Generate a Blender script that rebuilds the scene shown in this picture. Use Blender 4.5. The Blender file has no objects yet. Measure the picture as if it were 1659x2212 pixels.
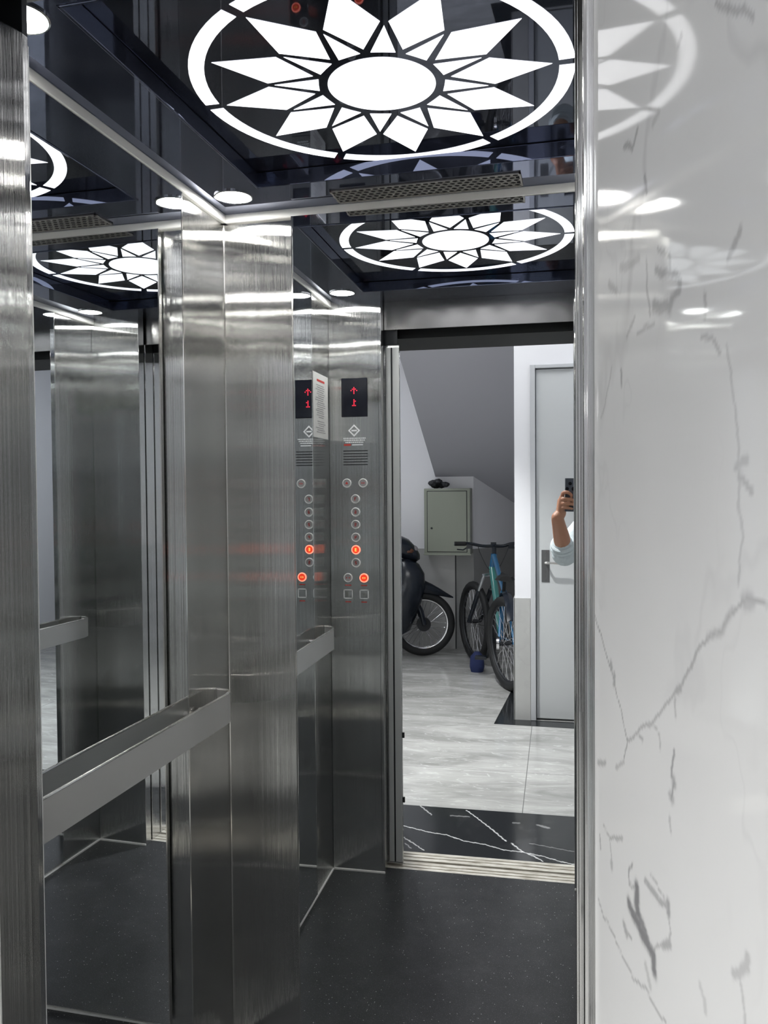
import bpy, bmesh, math, random
import numpy as np
from mathutils import Vector, Matrix
random.seed(7)
C = bpy.context.scene.collection
SC = bpy.context.scene
PI = math.pi

# ------------------------------------------------------------------ camera, world, exposure
YAW, PITCH, ROLL = 0.2414, 0.0261, -0.0081
CAM = Vector((0.9312, -0.9735, 1.4762))
FPX = 1790.03
fw = Vector((-math.sin(YAW)*math.cos(PITCH), math.cos(YAW)*math.cos(PITCH), -math.sin(PITCH)))
r0 = Vector((math.cos(YAW), math.sin(YAW), 0)); u0 = r0.cross(fw)
rt = r0*math.cos(ROLL)+u0*math.sin(ROLL)
up = -r0*math.sin(ROLL)+u0*math.cos(ROLL)
cam = bpy.data.cameras.new('camera'); co = bpy.data.objects.new('camera', cam); C.objects.link(co)
M = Matrix((rt, up, -fw)).transposed().to_4x4(); M.translation = CAM
co.matrix_world = M
cam.sensor_fit = 'HORIZONTAL'; cam.sensor_width = 36; cam.lens = 36*FPX/1659
cam.clip_start = 0.003
SC.camera = co
SC.view_settings.view_transform = 'Standard'; SC.view_settings.look = 'None'
SC.view_settings.exposure = 0.0; SC.view_settings.gamma = 1; SC.view_settings.use_curve_mapping = False
SC.cycles.max_bounces = 14; SC.cycles.glossy_bounces = 10; SC.cycles.diffuse_bounces = 4
SC.cycles.sample_clamp_indirect = 20
w = bpy.data.worlds.new('world'); SC.world = w; w.use_nodes = True
w.node_tree.nodes['Background'].inputs[0].default_value = (0.5, 0.53, 0.6, 1)
w.node_tree.nodes['Background'].inputs[1].default_value = 0.1
LOBBY_LAMP = 7.5
SPOT_POWER = 430.0
ALCOVE_LAMP = 12.0
FLOWER = 1.45
DOWN = 120.0

# ------------------------------------------------------------------ materials
def mat(name, col=(.5, .5, .5), rough=.5, metal=0, spec=.5, emit=None, es=1.0, coat=0, ior=1.5):
    m = bpy.data.materials.new(name); m.use_nodes = True
    b = m.node_tree.nodes['Principled BSDF']
    b.inputs['Base Color'].default_value = (*col, 1); b.inputs['Roughness'].default_value = rough
    b.inputs['Metallic'].default_value = metal; b.inputs['Specular IOR Level'].default_value = spec
    b.inputs['IOR'].default_value = ior
    b.inputs['Coat Weight'].default_value = coat; b.inputs['Coat Roughness'].default_value = .04
    if emit: b.inputs['Emission Color'].default_value = (*emit, 1); b.inputs['Emission Strength'].default_value = es
    return m
def N(m, t, **kw):
    n = m.node_tree.nodes.new(t)
    for k, v in kw.items():
        if k in n.inputs: n.inputs[k].default_value = v
        else: setattr(n, k, v)
    return n
def L(m, a, b): m.node_tree.links.new(a, b)
def P(m): return m.node_tree.nodes['Principled BSDF']
def pos(m, scale=(1, 1, 1), loc=(0, 0, 0), rot=(0, 0, 0)):
    g = N(m, 'ShaderNodeNewGeometry'); mp = N(m, 'ShaderNodeMapping')
    mp.inputs['Scale'].default_value = scale; mp.inputs['Location'].default_value = loc; mp.inputs['Rotation'].default_value = rot
    L(m, g.outputs['Position'], mp.inputs['Vector']); return mp.outputs['Vector']
def noise(m, vec, scale, detail=4, rough=.5, dist=0):
    n = N(m, 'ShaderNodeTexNoise'); n.inputs['Scale'].default_value = scale; n.inputs['Detail'].default_value = detail
    n.inputs['Roughness'].default_value = rough; n.inputs['Distortion'].default_value = dist
    L(m, vec, n.inputs['Vector']); return n.outputs['Fac']
def ramp(m, fac, stops):
    r = N(m, 'ShaderNodeValToRGB'); e = r.color_ramp.elements
    while len(e) > 1: e.remove(e[0])
    e[0].position = stops[0][0]; e[0].color = (*stops[0][1], 1)
    for p_, c in stops[1:]:
        k = e.new(p_); k.color = (*c, 1)
    L(m, fac, r.inputs['Fac']); return r.outputs['Color']
def mixc(m, a, b, fac, mode='MIX'):
    x = N(m, 'ShaderNodeMix', data_type='RGBA', blend_type=mode)
    for s, v in ((x.inputs[6], a), (x.inputs[7], b), (x.inputs[0], fac)):
        if hasattr(v, 'links') or hasattr(v, 'is_linked'): L(m, v, s)
        elif isinstance(v, tuple): s.default_value = (*v, 1)
        else: s.default_value = v
    return x.outputs[2]
def bump(m, h, strength, dist, prev=None):
    b = N(m, 'ShaderNodeBump'); b.inputs['Strength'].default_value = strength; b.inputs['Distance'].default_value = dist
    L(m, h, b.inputs['Height'])
    if prev is not None: L(m, prev, b.inputs['Normal'])
    return b.outputs['Normal']

def steel(name, col=(.7, .7, .685), rough=.1, aniso=1.0, wavy=.0014, groove=.28, horiz=False):
    m = mat(name, col, rough, 1.0)
    b = P(m); b.inputs['Anisotropic'].default_value = aniso
    g = N(m, 'ShaderNodeNewGeometry')
    cr = N(m, 'ShaderNodeVectorMath', operation='CROSS_PRODUCT')
    L(m, g.outputs['True Normal'], cr.inputs[0]); cr.inputs[1].default_value = (0, 0, 1)
    if horiz:
        c2 = N(m, 'ShaderNodeVectorMath', operation='CROSS_PRODUCT')
        L(m, g.outputs['True Normal'], c2.inputs[0]); L(m, cr.outputs[0], c2.inputs[1]); L(m, c2.outputs[0], b.inputs['Tangent'])
    else:
        L(m, cr.outputs[0], b.inputs['Tangent'])
    sc = (420, 420, 1.6) if not horiz else (2.2, 260, 260)
    gr = noise(m, pos(m, sc), 1.0, 3)
    c = mixc(m, tuple(x*.93 for x in col), tuple(min(1, x*1.04) for x in col), gr)
    # faint cloudy smears from cleaning
    sm = noise(m, pos(m, (5, 5, 1.6)), 1.0, 5, .6)
    c = mixc(m, c, tuple(x*.93 for x in col), ramp(m, sm, [(.45, (0, 0, 0)), (.75, (.5, .5, .5))]))
    L(m, c, b.inputs['Base Color'])
    # hairline grooves tilt the surface sideways only; slow waves bend the whole sheet a little
    fl = N(m, 'ShaderNodeVectorMath', operation='FLOOR'); L(m, pos(m, (20000, 20000, .8) if not horiz else (.8, 20000, 20000)), fl.inputs[0])
    wn = N(m, 'ShaderNodeTexWhiteNoise', noise_dimensions='3D'); L(m, fl.outputs[0], wn.inputs['Vector']); fine = wn.outputs['Value']
    k = N(m, 'ShaderNodeMath', operation='MULTIPLY_ADD'); L(m, fine, k.inputs[0]); k.inputs[1].default_value = groove*2; k.inputs[2].default_value = -groove
    tv = N(m, 'ShaderNodeVectorMath', operation='SCALE'); L(m, (c2 if horiz else cr).outputs[0], tv.inputs[0]); L(m, k.outputs[0], tv.inputs['Scale'])
    wv = noise(m, pos(m, (2.4, 2.4, 4.2)), 1.0, 1.5)
    sm2 = N(m, 'ShaderNodeVectorMath', operation='ADD'); L(m, bump(m, wv, 1.0, wavy), sm2.inputs[0]); L(m, tv.outputs[0], sm2.inputs[1])
    nn = N(m, 'ShaderNodeVectorMath', operation='NORMALIZE'); L(m, sm2.outputs[0], nn.inputs[0]); L(m, nn.outputs[0], b.inputs['Normal'])
    return m

def marble(name, base, vein, scale=2.2, rough=.06, ior=1.6, vw=.018, loc=(0, 0, 0), fine=True, stretch=(1, 1, 1), cloud=.06, bold=1.0):
    m = mat(name, base, rough, ior=ior); b = P(m)
    v = pos(m, stretch, loc)
    wn = N(m, 'ShaderNodeTexNoise'); wn.inputs['Scale'].default_value = scale*.9; wn.inputs['Detail'].default_value = 5; wn.inputs['Roughness'].default_value = .55
    L(m, v, wn.inputs['Vector'])
    ad = N(m, 'ShaderNodeVectorMath', operation='MULTIPLY_ADD'); L(m, wn.outputs['Color'], ad.inputs[0]); ad.inputs[1].default_value = (.55, .55, .55); L(m, v, ad.inputs[2])
    def ridge(sc, w_, off):
        mp = N(m, 'ShaderNodeVectorMath', operation='ADD'); L(m, ad.outputs[0], mp.inputs[0]); mp.inputs[1].default_value = off
        n1 = noise(m, mp.outputs[0], sc, 2, .4)
        s = N(m, 'ShaderNodeMath', operation='SUBTRACT'); L(m, n1, s.inputs[0]); s.inputs[1].default_value = .5
        a = N(m, 'ShaderNodeMath', operation='ABSOLUTE'); L(m, s.outputs[0], a.inputs[0])
        return ramp(m, a.outputs[0], [(0, (1, 1, 1)), (w_*.35, (.75, .75, .75)), (w_, (0, 0, 0))])
    r1 = ridge(scale, vw, (0, 0, 0)); c = tuple(base)
    msk = ramp(m, noise(m, v, scale*.8, 3), [(.42, (0, 0, 0)), (.62, (bold, bold, bold))])
    f1 = mixc(m, (0, 0, 0), r1, msk)
    col = mixc(m, base, vein, f1)
    if fine:
        r2 = ridge(scale*2.3, vw*.7, (3, 7, 1))
        m2 = ramp(m, noise(m, v, scale*1.3, 3), [(.5, (0, 0, 0)), (.66, (.5*bold,)*3)])
        col = mixc(m, col, vein, mixc(m, (0, 0, 0), r2, m2))
    cl = noise(m, v, scale*1.2, 5)
    col = mixc(m, col, tuple(x*(1-cloud*3) for x in base), ramp(m, cl, [(.4, (0, 0, 0)), (.8, (1, 1, 1))]))
    L(m, col, b.inputs['Base Color']); return m

MT = {}
MT['steel'] = steel('brushed_steel')
MT['steel_door'] = steel('brushed_steel_door', (.72, .72, .71), .1, 1.0, .0012)
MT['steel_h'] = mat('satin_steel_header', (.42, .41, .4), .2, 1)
MT['polish'] = mat('polished_steel', (.8, .79, .76), .12, 1)
MT['rail'] = mat('satin_steel', (.62, .62, .61), .4, .6)
MT['jamb'] = mat('pale_steel_channel', (.75, .76, .75), .4, .45)
MT['railtop'] = mat('rail_edge', (.85, .84, .8), .15, 1)
MT['mirror'] = mat('mirror', (.84, .86, .87), .0, 1)
MT['trim'] = mat('silver_trim', (.95, .94, .91), .4, .0)
MT['dark'] = mat('dark_metal', (.03, .032, .036), .45, .4)
MT['darkgloss'] = mat('dark_gloss', (.012, .013, .02), .08)
MT['ceil'] = mat('black_mirror_steel', (.15, .17, .25), .03, .86)
MT['ceil2'] = mat('black_gloss_panel', (.11, .12, .16), .02, .88)
MT['acryl'] = mat('lit_acrylic', (.8, .8, .8), .4, emit=(.97, .97, 1.0), es=FLOWER)
MT['lamp'] = mat('led_lamp', (.9, .9, .9), .4, emit=(1, .985, .95), es=DOWN)
MT['lob'] = mat('led_panel', (.9, .9, .9), .4, emit=(1, .985, .97), es=LOBBY_LAMP)
MT['alc'] = mat('led_panel_alcove', (.9, .9, .9), .4, emit=(.95, .97, 1), es=ALCOVE_LAMP)
MT['sconce'] = mat('led_sconce', (.9, .9, .9), .4, emit=(1, .98, .97), es=12)
MT['white'] = mat('white_paint', (.8, .8, .83), .6)
n_ = bump(MT['white'], noise(MT['white'], pos(MT['white']), 60, 3), .15, .002); L(MT['white'], n_, P(MT['white']).inputs['Normal'])
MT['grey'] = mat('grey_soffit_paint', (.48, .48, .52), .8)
MT['doorp'] = mat('pale_grey_door_paint', (.55, .565, .57), .42)
MT['frame'] = mat('door_frame_paint', (.52, .53, .55), .4)
MT['cab'] = mat('olive_enamel', (.27, .29, .24), .4)
MT['rub'] = mat('black_rubber', (.012, .013, .014), .65)
MT['blackp'] = mat('black_plastic', (.008, .012, .02), .22)
MT['chrome'] = mat('chrome', (.75, .75, .77), .12, 1)
MT['alu'] = mat('aluminium_sill', (.62, .59, .52), .35, .35)
nz = noise(MT['alu'], pos(MT['alu'], (14, 60, 1)), 1, 5)
L(MT['alu'], ramp(MT['alu'], nz, [(.3, (.45, .41, .34)), (.6, (.8, .77, .7))]), P(MT['alu']).inputs['Base Color'])
MT['bikeblue'] = mat('blue_frame_paint', (.02, .14, .3), .25, coat=.6)
MT['bikegreen'] = mat('teal_frame_paint', (.05, .24, .22), .25, coat=.6)
MT['red'] = mat('red_paint', (.5, .01, .02), .4)
MT['paper'] = mat('paper', (.72, .72, .7), .7)
MT['ink'] = mat('ink', (.4, .4, .41), .7)
MT['inkred'] = mat('ink_red', (.6, .06, .05), .7)
MT['whiteink'] = mat('white_ink', (.9, .9, .9), .5)
MT['led'] = mat('red_led', (.3, 0, 0), .4, emit=(1, .03, .07), es=1.6)
MT['btnlit'] = mat('lit_button_ring', (.6, .05, .02), .4, emit=(1, .25, .16), es=2.2)
MT['btnlit2'] = mat('lit_button_face', (.6, .05, .02), .4, emit=(1, .06, .02), es=.8)
MT['btnglyph'] = mat('lit_glyph', (.9, .5, .1), .4, emit=(1, .5, .12), es=1.2)
MT['btn'] = mat('button_face', (.42, .4, .4), .4, .2)
MT['btnring'] = mat('button_ring', (.9, .9, .88), .35, .15)
MT['bluelamp'] = mat('blue_cloth', (.012, .022, .09), .8)
MT['phone'] = mat('phone_glass', (.07, .08, .1), .2)
MT['plate'] = mat('grey_lock_plate', (.2, .2, .2), .35, .8)
MT['lens'] = mat('lens_glass', (.004, .004, .008), .02)
MT['skin'] = mat('skin', (.38, .19, .115), .5); P(MT['skin']).inputs['Subsurface Weight'].default_value = .08
MT['nail'] = mat('nail', (.62, .4, .33), .3)
MT['shirt'] = mat('pale_cotton', (.5, .56, .58), .85)
L(MT['shirt'], bump(MT['shirt'], noise(MT['shirt'], pos(MT['shirt']), 16, 3), .8, .012), P(MT['shirt']).inputs['Normal'])
MT['trouser'] = mat('dark_cotton', (.04, .045, .06), .9)
MT['hair'] = mat('black_hair', (.012, .01, .01), .5)
MT['shoe'] = mat('shoe_leather', (.03, .025, .02), .4)
# dark speckled cabin floor
m = MT['cabfloor'] = mat('speckled_granite', (.02, .021, .024), .28)
v = N(m, 'ShaderNodeTexVoronoi'); v.inputs['Scale'].default_value = 150; L(m, pos(m), v.inputs['Vector'])
sep = N(m, 'ShaderNodeSeparateColor'); L(m, v.outputs['Color'], sep.inputs[0])
t1 = N(m, 'ShaderNodeMath', operation='GREATER_THAN'); L(m, sep.outputs[0], t1.inputs[0]); t1.inputs[1].default_value = .93
t2 = N(m, 'ShaderNodeMath', operation='LESS_THAN'); L(m, v.outputs['Distance'], t2.inputs[0]); t2.inputs[1].default_value = .22
t3 = N(m, 'ShaderNodeMath', operation='MULTIPLY'); L(m, t1.outputs[0], t3.inputs[0]); L(m, t2.outputs[0], t3.inputs[1])
bc = ramp(m, noise(m, pos(m), 9, 8, .75), [(.3, (.008, .009, .011)), (.55, (.022, .023, .026)), (.8, (.055, .055, .058))])
fs = ramp(m, noise(m, pos(m), 320, 2), [(.6, (0, 0, 0)), (.72, (.13, .13, .13))])
bc = mixc(m, bc, fs, 1.0, 'ADD')
L(m, mixc(m, bc, (.5, .5, .5), t3.outputs[0]), P(m).inputs['Base Color'])

# white veined marble cladding of the lift surround
MT['marble'] = marble('white_veined_marble', (.86, .865, .86), (.5, .5, .51), 3.0, .045, 1.6, .02, (2.4, .3, 5.1), stretch=(1.3, 1.3, .8), cloud=.015, bold=.5)
MT['blackmarble'] = marble('black_veined_marble', (.014, .016, .018), (.1, .1, .1), 2.6, .12, 1.5, .007, (1.7, 4.2, 0), cloud=0, bold=.6)
# grey streaked lobby floor with joints
m = MT['lobfloor'] = mat('grey_streaked_marble_tile', (.4, .4, .39), .16)
vv = pos(m, (1.1, 3.6, 1), (0, 0, 0), (0, 0, .32))
c1 = ramp(m, noise(m, vv, 1.6, 8, .62, .9), [(.3, (.27, .27, .262)), (.5, (.39, .39, .378)), (.7, (.53, .53, .515))])
vs = pos(m, (1.6, 9, 1), (4, 0, 0), (0, 0, .4))
st = ramp(m, noise(m, vs, 1.4, 4, .5, 1.2), [(.485, (0, 0, 0)), (.5, (.5, .5, .5)), (.515, (0, 0, 0))])
c1 = mixc(m, c1, (.72, .72, .71), st)
g = N(m, 'ShaderNodeNewGeometry'); sx = N(m, 'ShaderNodeSeparateXYZ'); L(m, g.outputs['Position'], sx.inputs[0])
def joint(out, off, per, wd):
    a = N(m, 'ShaderNodeMath', operation='ADD'); L(m, out, a.inputs[0]); a.inputs[1].default_value = off+40*per
    b_ = N(m, 'ShaderNodeMath', operation='MODULO'); L(m, a.outputs[0], b_.inputs[0]); b_.inputs[1].default_value = per
    c_ = N(m, 'ShaderNodeMath', operation='LESS_THAN'); L(m, b_.outputs[0], c_.inputs[0]); c_.inputs[1].default_value = wd
    return c_.outputs[0]
jx = joint(sx.outputs[0], -.697, 1.3, .004); jy = joint(sx.outputs[1], 1.25, .8, .003)
jm = N(m, 'ShaderNodeMath', operation='MAXIMUM'); L(m, jx, jm.inputs[0]); L(m, jy, jm.inputs[1])
L(m, mixc(m, c1, (.16, .16, .16), jm.outputs[0]), P(m).inputs['Base Color'])
MT['walltile'] = marble('pale_wall_tile', (.5, .5, .49), (.33, .33, .33), 2.0, .2, 1.5, .05, cloud=.05, bold=.5)
VEINS = [(0.00055,0.6,[(0.0005,1.3928),(0.0138,1.3819),(0.0337,1.3649),(0.042,1.3573),(0.0567,1.3404),(0.0664,1.3293),(0.0611,1.3172)]),(0.00173,0.5,[(0.0349,1.3681),(0.0361,1.3647)]),(0.00173,0.5,[(0.0413,1.3615),(0.0413,1.3564)]),(0.00083,0.42,[(0.0664,1.3293),(0.0858,1.3385),(0.0896,1.3435),(0.1098,1.3525),(0.1234,1.3636),(0.1452,1.3779),(0.1567,1.3902),(0.1662,1.4004),(0.1789,1.4107),(0.1932,1.4152),(0.2032,1.4243),(0.2126,1.4304),(0.2196,1.4332),(0.2325,1.4313)]),(0.00173,0.3,[(0.1777,1.4105),(0.1932,1.4147),(0.2021,1.4241)]),(0.00277,0.3,[(0.2126,1.4299),(0.2186,1.4321)]),(0.00139,0.45,[(0.1407,1.3751),(0.1467,1.3788)]),(0.00083,0.35,[(0.1098,1.3518),(0.1184,1.3481),(0.1201,1.3407)]),(0.00104,0.35,[(0.14,1.372),(0.14,1.3633)]),(0.00087,0.45,[(0.0858,1.3385),(0.0934,1.3375)]),(0.0009,0.6,[(0.1379,1.3463),(0.1371,1.3412),(0.1355,1.3329),(0.1387,1.3297),(0.1356,1.3208)]),(0.00208,0.45,[(0.1379,1.3313),(0.1387,1.3286)]),(0.00208,0.4,[(0.134,1.322),(0.1371,1.3202)]),(0.00104,0.35,[(0.1316,1.3101),(0.134,1.3038)]),(0.0009,0.25,[(0.197,1.5355),(0.2026,1.5138),(0.2059,1.5014),(0.207,1.4894),(0.2081,1.4798),(0.2082,1.4673)]),(0.0009,0.25,[(0.2082,1.4711),(0.2124,1.4555),(0.2083,1.4471),(0.2074,1.4365)]),(0.00139,0.35,[(0.2081,1.4803),(0.2183,1.4755)]),(0.00173,0.3,[(0.206,1.4846),(0.2142,1.4868)]),(0.00104,0.35,[(0.1694,1.5445),(0.1807,1.5414),(0.1902,1.5347)]),(0.00104,0.35,[(0.0989,1.5987),(0.0989,1.5819),(0.1043,1.5682)]),(0.00173,0.45,[(0.113,1.5888),(0.1325,1.5831),(0.1446,1.576),(0.1446,1.5721),(0.1356,1.5691),(0.131,1.5655)]),(0.00277,0.45,[(0.1096,1.5717),(0.1325,1.5657)]),(0.00242,0.4,[(0.1356,1.5691),(0.1325,1.5657)]),(0.00139,0.35,[(0.1744,1.5628),(0.1745,1.5529)]),(0.00104,0.35,[(0.1163,1.5987),(0.1309,1.5922),(0.1325,1.5865)]),(0.00139,0.4,[(0.1968,1.5712),(0.2011,1.5743),(0.2095,1.5803)]),(0.00121,0.5,[(0.056,1.5448),(0.056,1.5372)]),(0.00087,0.25,[(0.0367,1.5504),(0.0245,1.5302),(0.0144,1.5223)]),(0.00173,0.3,[(0.0321,1.6029),(0.0461,1.5938)]),(0.00208,0.3,[(0.055,1.6054),(0.0858,1.6023)]),(0.00104,0.3,[(0.08,1.5727),(0.0657,1.5629)]),(0.00104,0.3,[(0.1096,1.5629),(0.0839,1.5616)]),(0.00139,0.45,[(0.0839,1.6743),(0.076,1.6679),(0.0616,1.6738)]),(0.00121,0.4,[(0.0952,1.6444),(0.0989,1.6337)]),(0.00139,0.4,[(0.1457,1.6912),(0.1428,1.6878)]),(0.00121,0.4,[(0.1859,1.6844),(0.1972,1.6735),(0.2099,1.6676),(0.2179,1.659)]),(0.00173,0.25,[(0.1162,1.6686),(0.1094,1.6669)]),(0.00076,0.45,[(0.0082,1.2054),(0.0189,1.2014),(0.0415,1.1997),(0.0579,1.1962),(0.0774,1.1955),(0.0974,1.2007),(0.1122,1.2007),(0.1277,1.201)]),(0.00312,0.85,[(0.0826,1.2509),(0.0826,1.2413),(0.0856,1.236)]),(0.00312,0.85,[(0.07,1.2343),(0.0795,1.2314),(0.0896,1.2292),(0.1011,1.2282),(0.1094,1.2263),(0.1103,1.2184)]),(0.00277,0.8,[(0.0856,1.236),(0.0935,1.2334),(0.1011,1.2295)]),(0.00076,0.55,[(0.0754,1.2607),(0.069,1.2521),(0.07,1.2463),(0.0774,1.2484)]),(0.00156,0.5,[(0.0973,1.2607),(0.1048,1.2604),(0.1156,1.2611),(0.1276,1.2627)]),(0.00069,0.4,[(0.1048,1.2688),(0.1225,1.2658),(0.1292,1.2648)]),(0.00208,0.6,[(0.1309,1.2656),(0.1309,1.2601)]),(0.00076,0.4,[(0.1309,1.2601),(0.1341,1.252),(0.1276,1.2422),(0.1121,1.2317)]),(0.00173,0.5,[(0.1243,1.2391),(0.1325,1.2462)]),(0.00208,0.5,[(0.0602,1.2177),(0.0646,1.2144)]),(0.00087,0.5,[(0.0646,1.2144),(0.0732,1.2155)]),(0.00069,0.4,[(0.0192,1.2608),(0.0319,1.2569),(0.0368,1.2424)]),(0.00087,0.45,[(0.0319,1.2569),(0.058,1.2679)]),(0.00173,0.4,[(0.0356,1.2433),(0.0368,1.2409)]),(0.00104,0.5,[(0.0106,1.2494),(0.0124,1.2423)]),(0.00173,0.35,[(0.2038,1.2723),(0.2093,1.2751),(0.2166,1.2824),(0.2176,1.2864)]),(0.00104,0.3,[(0.2093,1.2751),(0.2125,1.2695),(0.2147,1.2579)]),(0.00139,0.25,[(0.1695,1.247),(0.1749,1.2436),(0.1762,1.2389)]),(0.00139,0.45,[(0.0059,1.2968),(0.0245,1.3021)]),(0.00104,0.35,[(0.0442,1.3064),(0.0603,1.3147)]),(0.00173,0.3,[(0.0973,1.2141),(0.1049,1.2066)])]
TVEINS = [(0.0024,0.9,[(0.193,-0.458),(0.321,-0.409),(0.39,-0.398),(0.473,-0.35),(0.559,-0.332),(0.645,-0.293),(0.709,-0.289),(0.799,-0.264),(0.865,-0.23),(0.926,-0.211)]),(0.0024,0.9,[(0.447,-0.682),(0.494,-0.617),(0.58,-0.488),(0.644,-0.382)]),(0.0024,0.9,[(0.668,-0.364),(0.713,-0.295),(0.759,-0.261),(0.8,-0.217)]),(0.0022,0.7,[(0.215,-0.341),(0.319,-0.231)]),(0.002,0.55,[(0.222,-0.71),(0.297,-0.6)]),(0.0044,0.25,[(0.383,-0.61),(0.464,-0.612)]),(0.0022,0.3,[(0.742,-0.378),(0.924,-0.33)]),(0.0066,0.2,[(0.667,-0.579),(0.686,-0.582)]),(0.0066,0.3,[(0.774,-0.574),(0.818,-0.551)]),(0.002,0.5,[(0.233,-0.281),(0.265,-0.237)])]

def vein_field(A, Z, lines, wob=.0012):
    rs = np.random.RandomState(3); out = np.zeros(A.shape)
    ph_ = rs.rand(8)*6.28
    f = 2*np.pi
    dA = wob*(np.sin(f*A*23+f*Z*17+ph_[0])+.6*np.sin(f*Z*61+ph_[1])+.4*np.sin(f*Z*140+f*A*60+ph_[2])+.3*np.sin(f*Z*290+ph_[5]))
    dZ = wob*(np.sin(f*A*31-f*Z*19+ph_[3])+.6*np.sin(f*A*70+ph_[4])+.3*np.sin(f*A*230+ph_[6]))
    a, z = A+dA, Z+dZ
    for w_, al, pts in lines:
        for (x0, y0), (x1, y1) in zip(pts, pts[1:]):
            dx, dy = x1-x0, y1-y0; t = np.clip(((a-x0)*dx+(z-y0)*dy)/(dx*dx+dy*dy+1e-12), 0, 1)
            d = np.hypot(a-x0-t*dx, z-y0-t*dy)
            v_ = al*np.exp(-(np.maximum(0, d-w_*.6)/(w_*.75))**2)
            out = np.maximum(out, v_)
    return out
def vein_grid(name, origin, u, v_dir, us, vs_, lines, m, wob):
    # a flat cut of stone; the vein strength is stored on its vertices
    A, Z = np.meshgrid(us, vs_); F = vein_field(A, Z, lines, wob)
    nu, nv = len(us), len(vs_)
    P_ = np.array(origin)[None, None]+A[..., None]*np.array(u)+Z[..., None]*np.array(v_dir)
    idx = np.arange(nu*nv).reshape(nv, nu)
    q4 = np.stack([idx[:-1, :-1], idx[:-1, 1:], idx[1:, 1:], idx[1:, :-1]], -1).reshape(-1, 4)
    return P_.reshape(-1, 3), q4, F.reshape(-1)
def stone_mesh(name, P_, q4, F, extra_v, extra_f, m, kind='structure'):
    n = len(P_); vv_ = [tuple(x) for x in P_]+list(extra_v); ff = [tuple(int(i) for i in x) for x in q4]+[tuple(i+n for i in f) for f in extra_f]
    me = bpy.data.meshes.new(name); me.from_pydata(vv_, [], ff); me.materials.append(MT[m])
    at = me.attributes.new('vein', 'FLOAT', 'POINT'); at.data.foreach_set('value', np.concatenate([F, np.zeros(len(extra_v))]).astype(np.float32))
    me.update(); o = bpy.data.objects.new(name, me); C.objects.link(o); o['kind'] = kind; return o
def add_vein_attr(m, vein):
    b = P(m); src = b.inputs['Base Color'].links[0].from_socket
    at = N(m, 'ShaderNodeAttribute', attribute_name='vein')
    L(m, mixc(m, src, vein, at.outputs['Fac']), b.inputs['Base Color'])
add_vein_attr(MT['marble'], (.2, .2, .21)); add_vein_attr(MT['blackmarble'], (.75, .75, .75))
# perforated grille
MT['mesh'] = mat('grille_steel', (.5, .48, .45), .35, .8)

# ------------------------------------------------------------------ mesh helpers
def obj(name, bm, m, parent=None, smooth=False, label=None, cat=None, group=None, kind=None, bevel=0, autos=True):
    me = bpy.data.meshes.new(name); bm.normal_update(); bm.to_mesh(me); bm.free()
    o = bpy.data.objects.new(name, me); C.objects.link(o)
    ms = m if isinstance(m, (list, tuple)) else [m]
    for x in ms: me.materials.append(MT[x] if isinstance(x, str) else x)
    if smooth:
        for p_ in me.polygons: p_.use_smooth = True
        if autos: me.set_sharp_from_angle(angle=math.radians(38))
    if parent: o.parent = parent
    if label: o['label'] = label
    if cat: o['category'] = cat
    if group: o['group'] = group
    if kind: o['kind'] = kind
    if bevel:
        b = o.modifiers.new('bevel', 'BEVEL'); b.width = bevel; b.segments = 2; b.limit_method = 'ANGLE'
    return o
def empty(name, loc, label, cat, group=None, rz=0):
    o = bpy.data.objects.new(name, None); C.objects.link(o); o.location = loc; o.rotation_euler = (0, 0, rz)
    o['label'] = label; o['category'] = cat; o.empty_display_size = .05
    if group: o['group'] = group
    return o
def box(bm, x0, x1, y0, y1, z0, z1, mi=0, M_=None):
    vs = [bm.verts.new(Vector(c)) for c in ((x0, y0, z0), (x1, y0, z0), (x1, y1, z0), (x0, y1, z0), (x0, y0, z1), (x1, y0, z1), (x1, y1, z1), (x0, y1, z1))]
    if M_ is not None:
        for q in vs: q.co = M_ @ q.co
    for f in ((0, 3, 2, 1), (4, 5, 6, 7), (0, 1, 5, 4), (1, 2, 6, 5), (2, 3, 7, 6), (3, 0, 4, 7)):
        fc = bm.faces.new([vs[i] for i in f]); fc.material_index = mi
def prism(bm, pts, z0, z1, mi=0, M_=None):
    n = len(pts)
    a = sum(pts[i][0]*pts[(i+1) % n][1]-pts[(i+1) % n][0]*pts[i][1] for i in range(n))
    if a < 0: pts = pts[::-1]
    b = [bm.verts.new(Vector((x, y, z0))) for x, y in pts]; t = [bm.verts.new(Vector((x, y, z1))) for x, y in pts]
    if M_ is not None:
        for q in b+t: q.co = M_ @ q.co
    fs = [bm.faces.new(b[::-1]), bm.faces.new(t)]
    for i in range(n): fs.append(bm.faces.new((b[i], b[(i+1) % n], t[(i+1) % n], t[i])))
    for f in fs: f.material_index = mi
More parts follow.
